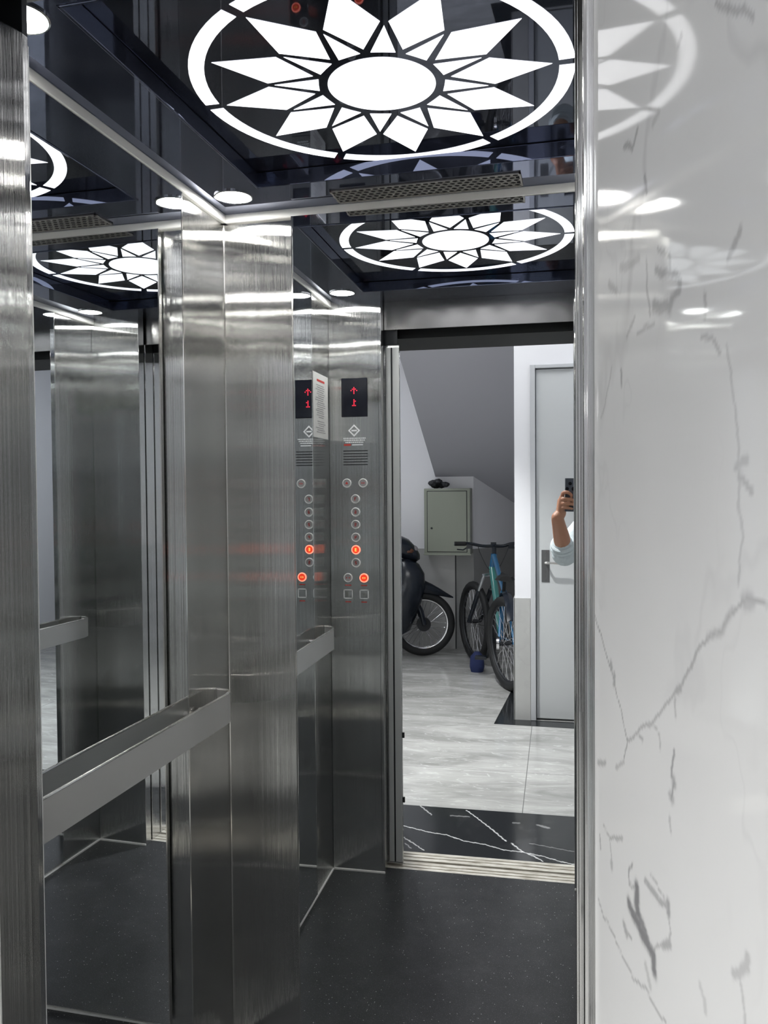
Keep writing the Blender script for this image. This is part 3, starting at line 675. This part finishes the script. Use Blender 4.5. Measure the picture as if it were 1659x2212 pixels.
loft(q, [[(r_*math.cos(2*PI*k/n), r_*math.sin(2*PI*k/n), z) for k in range(n)] for r_, z in ((.085, 0), (.085, -.006), (.062, -.008), (.055, .0))], cap=False); obj('bezel', q, 'white', e, smooth=True)
q = B(); disc(q, (0, 0, -.001), .055, .002, seg=32); obj('lens', q, 'alc', e)
sl = bpy.data.lights.new('spot', 'SPOT'); sl.energy = SPOT_POWER; sl.spot_size = math.radians(92); sl.spot_blend = .55; sl.shadow_soft_size = .05; sl.color = (1, .99, .97)  # unseen spot, added to brighten the lobby floor and the lower marble
so = bpy.data.objects.new('spot', sl); C.objects.link(so); so.parent = e; so.location = (0, 0, -.012)
e = empty('wall_lamp', (-2.2, -1.5, 1.85), 'white wall lamp on the left lobby wall', 'wall lamp')
q = B(); box(q, 0, .02, -.16, .16, -.07, .07); obj('back_plate', q, 'white', e)
q = B(); box(q, .02, .06, -.15, .15, -.05, .05); obj('diffuser', q, 'sconce', e, bevel=.01)

# ------------------------------------------------------------------ wheels
def wheel(parent, R, tyre_r, rim_w, nsp, hub_r, hub_w, tyre_m='rub', knob=False, drum=0):
    """wheel in local XZ plane, axle along Y, centre at origin; returns tyre object"""
    q = B(); n = 64
    pr = [(tyre_r*math.cos(a), tyre_r*.95*math.sin(a)) for a in [2*PI*k/12 for k in range(12)]]
    secs = []
    for i in range(n):
        a = 2*PI*i/n; kk = (.003 if (knob and i % 2) else 0)
        secs.append([((R-tyre_r+(c0+(kk if c0 > 0 else 0)))*math.cos(a), s0, (R-tyre_r+(c0+(kk if c0 > 0 else 0)))*math.sin(a)) for c0, s0 in pr])
    secs.append(secs[0]); loft(q, secs, cap=False); bmesh.ops.remove_doubles(q, verts=q.verts[:], dist=1e-6)
    ty = obj('tyre', q, tyre_m, parent, smooth=True)
    q = B(); Rr = R-tyre_r*1.9
    pr = [(Rr+.008, -rim_w), (Rr+.008, rim_w), (Rr-.006, rim_w*.8), (Rr-.012, 0), (Rr-.006, -rim_w*.8)]
    secs = [[(r_*math.cos(2*PI*i/n), y, r_*math.sin(2*PI*i/n)) for r_, y in pr] for i in range(n)]; secs.append(secs[0])
    loft(q, secs, cap=False); bmesh.ops.remove_doubles(q, verts=q.verts[:], dist=1e-6)
    obj('rim', q, 'chrome' if not knob else 'dark', ty, smooth=True)
    q = B()
    for i in range(nsp):
        a = 2*PI*i/nsp; a2 = a+(.5 if i % 4 < 2 else -.5); s = 1 if i % 2 else -1
        tube(q, [(hub_r*math.cos(a2), s*hub_w*.8, hub_r*math.sin(a2)), (Rr*math.cos(a), 0, Rr*math.sin(a))], .0016, 4)
    obj('spokes', q, 'chrome', ty)
    q = B(); disc(q, (0, 0, 0), hub_r, hub_w*2, 'y', 24); disc(q, (0, 0, 0), .012, hub_w*2+.05, 'y', 12)
    if drum: disc(q, (0, hub_w*.4, 0), drum, hub_w*1.3, 'y', 28)
    obj('hub', q, 'dark', ty, smooth=True)
    return ty

# ------------------------------------------------------------------ motorbike : local X forward, Y left, Z up
def ellsec(x, cy, cz, ry, rz, n=16, tilt=0):
    return [(x+tilt*math.sin(2*PI*k/n)*rz, cy+ry*math.cos(2*PI*k/n), cz+rz*math.sin(2*PI*k/n)) for k in range(n)]
def zsec(z, cx0, cy, rx, ry, n=16, p=1.0):
    out = []
    for k in range(n):
        a = 2*PI*k/n; ca, sa = math.cos(a), math.sin(a)
        out.append((cx0+rx*math.copysign(abs(ca)**p, ca), cy+ry*math.copysign(abs(sa)**p, sa), z))
    return out
mb = empty('motorbike', (-1.395, -3.85, 0), 'black underbone motorbike with spoked front wheel parked in the alcove', 'motorbike', rz=-.30)
WB = 1.13; RW = .285
fwl = bpy.data.objects.new('front_wheel', None); C.objects.link(fwl); fwl.parent = mb; fwl.location = (WB, 0, RW)
wheel(fwl, RW, .036, .02, 36, .04, .04, drum=.062)
rwl = bpy.data.objects.new('rear_wheel', None); C.objects.link(rwl); rwl.parent = mb; rwl.location = (0, 0, RW)
wheel(rwl, RW, .036, .022, 36, .04, .045, drum=.07)
q = B()
for s in (-1, 1): tube(q, [(WB, s*.07, RW), (WB-.03, s*.07, RW+.12), (WB-.16, s*.065, .66)], [.02, .024, .026], 12)
obj('fork', q, 'blackp', mb, smooth=True)
# front mudguard with pointed beak
q = B(); secs = []
secs = [ellsec(x, 0, z, ry, rz, 16) for x, z, ry, rz in ((.93, .60, .05, .07), (1.04, .625, .065, .075), (1.13, .615, .066, .065), (1.21, .59, .058, .05), (1.29, .56, .042, .032), (1.36, .53, .022, .016), (1.40, .515, .008, .006))]
loft(q, secs); obj('front_mudguard', q, 'blackp', mb, smooth=True)
# leg shield: broad tapering fairing from headlight to engine
q = B()
secs = [zsec(z, x, 0, rx, ry, 20, .8) for z, x, rx, ry in ((.16, .78, .09, .10), (.24, .84, .17, .15), (.38, .89, .18, .19), (.50, .94, .175, .20), (.62, .98, .165, .20), (.74, .99, .15, .17), (.82, .985, .11, .12), (.87, .96, .07, .08))]
loft(q, secs); obj('leg_shield', q, 'blackp', mb, smooth=True)
# headlight cowl and handlebar
q = B()
secs = [ellsec(x, 0, z, ry, rz, 18) for x, z, ry, rz in ((.76, .99, .05, .04), (.83, 1.0, .12, .075), (.91, .985, .15, .10), (1.0, .95, .13, .095), (1.07, .905, .08, .065), (1.10, .885, .03, .025))]
loft(q, secs); cw = obj('headlight_cowl', q, 'blackp', mb, smooth=True)
q = B(); ball(q, (1.035, 0, .95), .07, 18, (.75, 1.25, .6)); obj('headlight', q, mat('headlight_glass', (.3, .28, .3), .1), cw, smooth=True)
for s in (-1, 1):
    q = B(); ball(q, (.98, s*.105, .945), .04, 12, (1.4, .7, .7)); obj('indicator', q, mat('smoked_lens', (.12, .05, .03), .12), cw, smooth=True)
q = B()
for s in (-1, 1): tube(q, smooth_path([(.82, s*.05, .98), (.78, s*.2, 1.0), (.70, s*.34, .985)], 4), .012, 8)
hb = obj('handlebar', q, 'chrome', mb, smooth=True)
for s in (-1, 1):
    q = B(); tube(q, [(.745, s*.25, .995), (.695, s*.35, .985)], .019, 12); obj('grip', q, 'rub', hb, smooth=True)
    q = B(); tube(q, smooth_path([(.80, s*.15, 1.0), (.80, s*.19, 1.09), (.79, s*.24, 1.14)], 3), .006, 8); ball(q, (.79, s*.27, 1.17), .06, 14, (.25, 1, .65)); obj('rear_view_mirror', q, 'blackp', hb, smooth=True)
# seat, tail, frame body
q = B(); secs = [ellsec(x, 0, z, ry, rz, 16) for x, z, ry, rz in ((.42, .74, .05, .03), (.30, .755, .11, .045), (.1, .77, .13, .05), (-.15, .79, .12, .05), (-.32, .80, .07, .035))]
loft(q, secs); obj('seat', q, 'rub', mb, smooth=True)
q = B(); secs = [ellsec(x, 0, z, ry, rz, 16) for x, z, ry, rz in ((.70, .50, .06, .07), (.52, .52, .09, .11), (.3, .63, .12, .12), (.05, .66, .13, .10), (-.25, .72, .10, .07), (-.42, .76, .05, .04))]
loft(q, secs); obj('body_panel', q, 'blackp', mb, smooth=True)
q = B(); secs = [ellsec(x, 0, z, ry, rz, 14) for x, z, ry, rz in ((.72, .30, .07, .06), (.6, .30, .09, .09), (.42, .28, .12, .11), (.25, .27, .11, .09))]
loft(q, secs); obj('engine', q, 'dark', mb, smooth=True)
q = B(); tube(q, smooth_path([(.62, -.1, .28), (.45, -.15, .18), (.1, -.16, .2), (-.35, -.16, .3)], 5), [.02]*6+[.03]*4+[.045]*6, 12); obj('exhaust', q, 'chrome', mb, smooth=True)
q = B(); secs = []
for i in range(12):
    a = math.radians(40+i*11); rr = RW+.05; cxx, czz = rr*math.cos(a), RW+rr*math.sin(a)
    secs.append([(cxx, -.07, czz-.03), (cxx, -.05, czz+.01), (cxx, .05, czz+.01), (cxx, .07, czz-.03)])
loft(q, secs, closed=False, cap=False); obj('rear_mudguard', q, 'blackp', mb, smooth=True)
q = B(); ball(q, (-.44, 0, .72), .05, 12, (.6, 1.3, .8)); obj('tail_light', q, 'red', mb, smooth=True)
q = B(); tube(q, [(.35, -.22, .26), (.35, .22, .26)], .01, 8)
for s in (-1, 1): tube(q, [(.35, s*.16, .26), (.35, s*.25, .26)], .018, 10)
obj('footrest', q, 'rub', mb, smooth=True)
q = B(); tube(q, [(.2, .1, .22), (.1, .24, .009)], .009, 8); tube(q, [(.1, .24, .009), (.07, .28, .009)], .009, 8); obj('side_stand', q, 'dark', mb, smooth=True)

# ------------------------------------------------------------------ bicycle (world coordinates, parts under one Empty)
bk = empty('bicycle', (.40, -3.5, 0), 'blue and teal mountain bicycle with wide black handlebar beside the white column', 'bicycle')
O = Vector((.40, -3.5, 0))
def T(p_): return Vector(p_)-O
def wheel_at(name, c, heading, lean=0):
    e2 = bpy.data.objects.new(name, None); C.objects.link(e2); e2.parent = bk; e2.location = T(c)
    e2.rotation_euler = (lean, 0, heading)
    wheel(e2, .343, .031, .012, 32, .018, .035, knob=True); return e2
FH = Vector((.155, -4.03, .343)); RH = Vector((.488, -3.03, .345))
HT, HB_ = Vector((.345, -3.78, .93)), Vector((.325, -3.83, .82))
hd = math.atan2((FH-HB_).y-.0, (FH-HB_).x)
wheel_at('front_wheel', FH, math.radians(-116), 0.0)
wheel_at('rear_wheel', RH, math.atan2(-.89, -.45), .05)
fr = B(); BB = Vector((.425, -3.42, .31)); ST = Vector((.455, -3.27, .70))
def tb(q, a_, b_, r_, r2=None, seg=12): tube(q, [T(a_), T(b_)], [r_, r2 or r_], seg)
q = B(); tb(q, HB_+Vector((0, 0, .01)), BB, .03, .026); obj('down_tube', q, 'bikegreen', bk, smooth=True)
q = B(); tb(q, HT, ST, .022, .018); tb(q, HT+Vector((.0, 0, .01)), HB_, .026); obj('top_tube', q, 'bikeblue', bk, smooth=True)
q = B(); tb(q, BB, ST, .018); obj('seat_tube', q, 'bikeblue', bk, smooth=True)
q = B()
for s in (-1, 1):
    o_ = Vector((s*.055, 0, 0)); tb(q, BB+o_*.5, RH+o_, .011); tb(q, ST+o_*.3, RH+o_, .009)
obj('rear_triangle', q, 'bikeblue', bk, smooth=True)
q = B(); dirw = Vector((math.cos(math.radians(-132)), math.sin(math.radians(-132)), 0)); side = Vector((-dirw.y, dirw.x, 0))
CR = HB_+(FH-HB_)*.12
tb(q, CR+side*.07, CR-side*.07, .018)
for s in (-1, 1):
    tb(q, CR+side*.062*s, CR.lerp(FH, .4)+side*.062*s, .015)
fk = obj('fork_crown', q, mat('silver_fork', (.5, .52, .54), .25, .8), bk, smooth=True)
for s in (-1, 1):
    q = B(); tb(q, CR.lerp(FH, .32)+side*.062*s, FH+side*.06*s, .021, .017); obj('fork_leg', q, 'blackp', bk, smooth=True)
q = B(); ST2 = Vector((.345, -3.80, 1.0)); tb(q, HT, ST2, .018); tb(q, ST2, ST2+Vector((-.01, -.05, .012)), .018)
box(q, *(lambda c: (c.x-.022, c.x+.022, c.y-.02, c.y+.02, c.z-.02, c.z+.025))(T(ST2+Vector((-.01, -.05, .012)))))
obj('stem', q, 'blackp', bk, smooth=True)
HC = ST2+Vector((-.01, -.06, .005)); hv = Vector((.99, -.13, 0)).normalized(); bv = Vector((0, 1, 0))
pts = [HC-hv*.32+Vector((0, .04, .022)), HC-hv*.2+Vector((0, .01, .02)), HC-hv*.09, HC, HC+hv*.08, HC+hv*.15+Vector((0, .01, .02)), HC+hv*.215+Vector((0, .03, .022))]
q = B(); tube(q, [T(p_) for p_ in smooth_path(pts, 4)], .0135, 10); hb2 = obj('handlebar', q, 'blackp', bk, smooth=True)
q = B(); tube(q, [T(pts[0]), T(pts[0].lerp(pts[1], .75))], .0185, 12); obj('grip', q, 'rub', hb2, smooth=True)
for s, p0 in ((-1, pts[1]), (1, pts[5])):
    q = B(); c0 = T(p0); box(q, c0.x-.022, c0.x+.022, c0.y-.02, c0.y+.03, c0.z-.04, c0.z-.004); tube(q, [c0+Vector((0, 0, -.02)), c0+Vector((s*.05, .03, -.05)), c0+Vector((s*.1, .04, -.045))], .006, 6); obj('brake_lever', q, 'blackp', hb2, smooth=True)
for s in (-1, 1):
    q = B(); tube(q, [T(p_) for p_ in smooth_path([HC+hv*.13*s+Vector((0, 0, .01)), HC+hv*.11*s+Vector((0, .05, -.05)), HC+hv*.05*s+Vector((0, .06, -.17)), HB_+Vector((0, .03, -.02))], 6)], .0028, 6); obj('cable', q, 'rub', bk, smooth=True)
q = B(); SD = ST+Vector((.012, .06, .1))
tb(q, ST, SD, .014)
loft(q, [[tuple(T(SD+Vector((x+dx, y, z)))) for x, z in ((-w2, 0), (-w2*.7, .028), (0, .036), (w2*.7, .028), (w2, 0), (0, -.01))] for y, w2, dx in ((-.15, .018, -.03), (-.06, .03, -.01), (.03, .07, 0), (.09, .078, .01), (.12, .05, .015))])
obj('saddle', q, 'rub', bk, smooth=True)
# rear mudguard arc over rear wheel
q = B(); hd2 = Vector((-.18, -.98, 0)).normalized(); secs = []
for i in range(13):
    a = math.radians(35+i*9.5); rr = .343+.035
    c0 = RH+hd2*(-rr*math.cos(a))+Vector((0, 0, rr*math.sin(a))); sd = Vector((-hd2.y, hd2.x, 0))
    secs.append([tuple(T(c0-sd*.032+Vector((0, 0, -.008)))), tuple(T(c0+Vector((0, 0, .006)))), tuple(T(c0+sd*.032+Vector((0, 0, -.008)))), tuple(T(c0+Vector((0, 0, -.004))))])
loft(q, secs); obj('rear_mudguard', q, 'blackp', bk, smooth=True)
q = B(); cs = Vector((.97, -.2, 0)).normalized()
c0 = T(BB)
RY = Matrix.Translation(c0-cs*.05) @ cs.to_track_quat('Z', 'Y').to_matrix().to_4x4()
bmesh.ops.create_cone(q, cap_ends=True, segments=36, radius1=.085, radius2=.085, depth=.006, matrix=RY)
tube(q, [c0-cs*.09, c0+cs*.08], .015, 10); tube(q, [c0-cs*.08, c0-cs*.085+Vector((-.03, -.05, -.16))], .011, 8); tube(q, [c0+cs*.08, c0+cs*.085+Vector((.03, .05, .16))], .011, 8)
obj('crankset', q, 'dark', bk, smooth=True)
for s, v_ in ((-1, Vector((-.03, -.05, -.16))), (1, Vector((.03, .05, .16)))):
    q = B(); c1_ = c0+cs*.085*s+v_+cs*.05*s; box(q, c1_.x-.045, c1_.x+.045, c1_.y-.035, c1_.y+.035, c1_.z-.012, c1_.z+.012); obj('pedal', q, 'blackp', bk, bevel=.003)
q = B(); c1_ = T(RH)+Vector((-.06, 0, 0)); disc(q, c1_, .05, .02, 'x', 20); obj('cassette', q, 'chrome', bk, smooth=True)
# second pair of things at the alcove floor: low blue carrier bag
q = B(); loft(q, [zsec(z, 0, 0, rx, ry, 14, .7) for z, rx, ry in ((.0, .05, .05), (.04, .06, .055), (.12, .055, .05), (.16, .02, .02))])
o = obj('blue_bag', q, 'bluelamp', None, smooth=True, label='small dark blue bag on the alcove floor behind the bicycle pedals', cat='bag'); o.location = (.20, -4.02+.32, 0.001)
o.location = (.215, -3.62, .001)

# ------------------------------------------------------------------ phone at the viewpoint and the person holding it
ph = bpy.data.objects.new('phone', None); C.objects.link(ph)
ph['label'] = 'dark smartphone held up to take the picture, seen in the mirror'; ph['category'] = 'phone'
Mp = Matrix((rt, up, -fw)).transposed().to_4x4()
Mp.translation = CAM - fw*.0135 + rt*(-.003) + up*(-.030)
ph.matrix_world = Mp      # local x right, y up, z towards the holder
q = B(); box(q, -.038, .038, -.08, .08, -.004, .004); obj('phone_body', q, 'phone', ph, bevel=.0035)
q = B(); box(q, -.036, .036, -.078, .078, .004, .0044); obj('screen', q, mat('phone_screen', (.02, .02, .02), .1, emit=(.4, .42, .45), es=.25), ph)
q = B()
for x, y in ((.004, .03), (-.026, .03), (-.012, .055)):
    disc(q, (x, y, -.0048), .0095 if x > 0 else .008, .0016, 'z', 24)
obj('camera_lens', q, 'lens', ph, smooth=True)
q = B(); box(q, -.0375, .0375, .0795, .0808, -.003, .003); obj('top_edge', q, 'polish', ph)

pe = empty('person', (1.24, -1.42, 0), 'person in a pale grey-blue shirt raising a phone with one bent arm', 'person')
PO = Vector((1.24, -1.42, 0))
def chain(q, pts, seg=14):
    """tapered limb through (point, radius) with balls at the joints"""
    ps = [Vector(p_[0])-PO for p_ in pts]; rs = [p_[1] for p_ in pts]
    fine = smooth_path(ps, 5); rr = []
    for i in range(len(ps)-1):
        for k in range(5): rr.append(rs[i]+(rs[i+1]-rs[i])*k/5)
    rr.append(rs[-1]); tube(q, fine, rr, seg)
    ball(q, fine[0], rs[0], 12); ball(q, fine[-1], rs[-1], 12)
def body_mesh(name, q, m, vox, sm=6, parent=None):
    o = obj(name, q, m, parent, smooth=True, autos=False)
    r_ = o.modifiers.new('fuse', 'REMESH'); r_.mode = 'VOXEL'; r_.voxel_size = vox; r_.use_smooth_shade = True
    s_ = o.modifiers.new('soft', 'SMOOTH'); s_.iterations = sm; s_.factor = .5
    return o
Lsh = Vector((1.075, -1.36, 1.36)); Lel = Vector((.893, -1.17, 1.165)); Lwr = Vector((.858, -1.005, 1.338))
Rsh = Vector((1.41, -1.47, 1.36)); Rel = Vector((1.47, -1.47, 1.09)); Rwr = Vector((1.42, -1.34, .90))
q = B()
# torso, neck, head
chain(q, [((1.24, -1.44, .92), .135), ((1.24, -1.44, 1.05), .12), ((1.24, -1.43, 1.2), .135), ((1.24, -1.42, 1.31), .125)], 18)
for s in (-.05, .05): chain(q, [((1.24+s*1.4, -1.44+.0, 1.0), .11), ((1.24+s*1.6, -1.43, 1.3), .105)])
chain(q, [(Lsh, .055), ((1.24, -1.42, 1.37), .07), (Rsh, .055)])
chain(q, [((1.24, -1.42, 1.36), .058), ((1.235, -1.40, 1.44), .052)])
HCN = Vector((1.23, -1.385, 1.54))-PO
ball(q, HCN, .075, 20, (.98, 1.12, 1.38)); ball(q, HCN+Vector((-.008, .03, -.045)), .055, 16, (.95, .95, 1))
hdv = Vector((-.25, .97, 0)).normalized(); hsd = Vector((.97, .25, 0))
tube(q, [HCN+hdv*.08+Vector((0, 0, .012)), HCN+hdv*.098+Vector((0, 0, -.018))], [.007, .013], 10); ball(q, HCN+hdv*.094+Vector((0, 0, -.02)), .012, 10)
for s in (-1, 1):
    ball(q, HCN+hsd*s*.074+Vector((0, 0, -.008)), .022, 10, (.35, .7, 1.2)); ball(q, HCN+hdv*.072+hsd*s*.03+Vector((0, 0, .022)), .014, 10, (1.4, .6, .5))
ball(q, HCN+hdv*.082+Vector((0, 0, -.046)), .012, 10, (1.9, .7, .45)); ball(q, HCN+hdv*.083+Vector((0, 0, -.055)), .012, 10, (1.6, .7, .5))
# arms
chain(q, [(Lsh, .048), (Lsh.lerp(Lel, .5), .042), (Lel, .036), (Lel.lerp(Lwr, .35), .042), (Lel.lerp(Lwr, .75), .034), (Lwr, .029)])
chain(q, [(Rsh, .048), (Rsh.lerp(Rel, .5), .042), (Rel, .036), (Rel.lerp(Rwr, .4), .035), (Rwr, .024)])
# legs
for s in (-1, 1):
    x = 1.24+s*.09
    chain(q, [((x, -1.44, .9), .088), ((x+s*.01, -1.43, .7), .075), ((x+s*.015, -1.42, .48), .055), ((x+s*.015, -1.44, .33), .052), ((x+s*.015, -1.45, .1), .034)])
    chain(q, [((x+s*.015, -1.46, .045), .038), ((x+s*.02, -1.36, .035), .032), ((x+s*.022, -1.27, .025), .022)])
# left hand: local frame of the phone  (rt, up, fw); palm wraps the left edge of the phone
PC = Mp.translation.copy()
def PH(x, y, z): return PC+rt*x+up*y+fw*z     # z towards the lens side
palm = [(Lwr, .029), (PH(-.062, -.088, -.012), .027), (PH(-.061, -.062, -.012), .0215), (PH(-.060, -.03, -.010), .018)]
chain(q, palm)
chain(q, [(PH(-.058, -.085, -.002), .02), (PH(-.058, -.05, .002), .016), (PH(-.054, -.012, .002), .012)])
# four fingers folded round to the lens side
chain(q, [(PH(-.052, -.012, -.002), .0105), (PH(-.043, .010, .014), .0095), (PH(-.022, .014, .024), .0085), (PH(-.004, .002, .019), .0076), (PH(-.004, -.006, .013), .0068)])
chain(q, [(PH(-.052, -.030, -.002), .0105), (PH(-.041, -.018, .016), .0095), (PH(-.014, -.020, .018), .0085), (PH(.012, -.026, .0125), .0072)])
chain(q, [(PH(-.052, -.050, -.002), .0105), (PH(-.041, -.040, .016), .0092), (PH(-.014, -.041, .018), .0083), (PH(.010, -.046, .0125), .007)])
chain(q, [(PH(-.054, -.070, -.002), .0095), (PH(-.043, -.061, .014), .0084), (PH(-.019, -.062, .016), .0075), (PH(.000, -.065, .0115), .0062)])
# thumb on screen side
chain(q, [(PH(-.062, -.078, -.02), .0135), (PH(-.045, -.045, -.026), .0115), (PH(-.022, -.018, -.020), .0095), (PH(-.008, -.002, -.0135), .0078)])
# right hand relaxed
Rd = (Rwr-Rel).normalized()
chain(q, [(Rwr, .024), (Rwr+Rd*.05, .027), (Rwr+Rd*.085, .024)])
for k in range(4):
    o_ = Vector((.026-.017*k, 0, .0)); ln = (.07, .08, .075, .058)[k]; b0 = Rwr+Rd*.085+o_
    chain(q, [(b0, .0095), (b0+Rd*ln*.5+Vector((0, .004, 0)), .0085), (b0+Rd*ln+Vector((0, .018, -.01)), .007)], 8)
chain(q, [(Rwr+Rd*.03+Vector((-.02, 0, 0)), .012), (Rwr+Rd*.06+Vector((-.042, .012, 0)), .0105), (Rwr+Rd*.09+Vector((-.045, .02, 0)), .008)], 8)
bd = body_mesh('body', q, 'skin', .0035, 3, pe)
# shirt with rolled sleeve ending below the left elbow
q = B()
chain(q, [((1.24, -1.44, .84), .165), ((1.24, -1.44, 1.05), .15), ((1.24, -1.43, 1.2), .158), ((1.24, -1.42, 1.31), .14)], 20)
for s in (-.05, .05): chain(q, [((1.24+s*1.4, -1.44, .88), .135), ((1.24+s*1.6, -1.43, 1.3), .128)])
chain(q, [(Lsh, .07), ((1.24, -1.42, 1.355), .085), (Rsh, .07)])
chain(q, [(Lsh, .072), (Lsh.lerp(Lel, .5), .066), (Lel+Vector((.0, 0, -.012)), .066)])
chain(q, [(Lel+Vector((0, 0, -.01)), .062), (Lel.lerp(Lwr, .16), .056)])
chain(q, [(Rsh, .072), (Rsh.lerp(Rel, .5), .062), (Rel, .056), (Rel.lerp(Rwr, .3), .05)])
sh = body_mesh('shirt', q, 'shirt', .007, 3, pe)
# rolled cuff
q = B(); c0 = Lel.lerp(Lwr, .22)-PO; ax = (Lwr-Lel).normalized(); s1 = ax.cross(Vector((0, 0, 1))).normalized(); s2 = ax.cross(s1)
tube(q, [c0+s1*.052*math.cos(t*PI/12)+s2*.055*math.sin(t*PI/12) for t in range(24)], .011, 8, closed=True)
tube(q, [c0-ax*.018+s1*.056*math.cos(t*PI/12)+s2*.058*math.sin(t*PI/12) for t in range(24)], .012, 8, closed=True)
obj('rolled_cuff', q, 'shirt', pe, smooth=True)
q = B()
for s in (-1, 1):
    x = 1.24+s*.09
    chain(q, [((x, -1.44, .9), .105), ((x+s*.01, -1.43, .7), .092), ((x+s*.015, -1.42, .48), .072), ((x+s*.015, -1.44, .33), .066), ((x+s*.015, -1.45, .1), .058)])
chain(q, [((1.17, -1.44, .92), .12), ((1.31, -1.44, .92), .12)])
body_mesh('trousers', q, 'trouser', .008, 3, pe)
for s in (-1, 1):
    q = B(); x = 1.24+s*.105
    chain(q, [((x, -1.475, .048), .046), ((x+s*.005, -1.36, .042), .04), ((x+s*.007, -1.25, .034), .031)])
    body_mesh('shoe', q, 'shoe', .006, 3, pe)
q = B(); ball(q, HCN+Vector((.012, -.02, .028)), .083, 22, (1.0, 1.12, 1.2)); ball(q, HCN+Vector((.02, -.065, -.03)), .06, 16, (1.1, .6, 1.5))
for s in (-1, 1): ball(q, HCN+hsd*s*.062+Vector((.008, -.03, -.01)), .03, 12, (.7, 1.2, 2.0))
body_mesh('hair', q, 'hair', .006, 2, pe)
for s in (-1, 1):
    q = B(); ball(q, HCN+hdv*.078+hsd*s*.03+Vector((0, 0, .012)), .0095, 12); obj('eye', q, mat('eye', (.3, .28, .26), .15), pe, smooth=True)
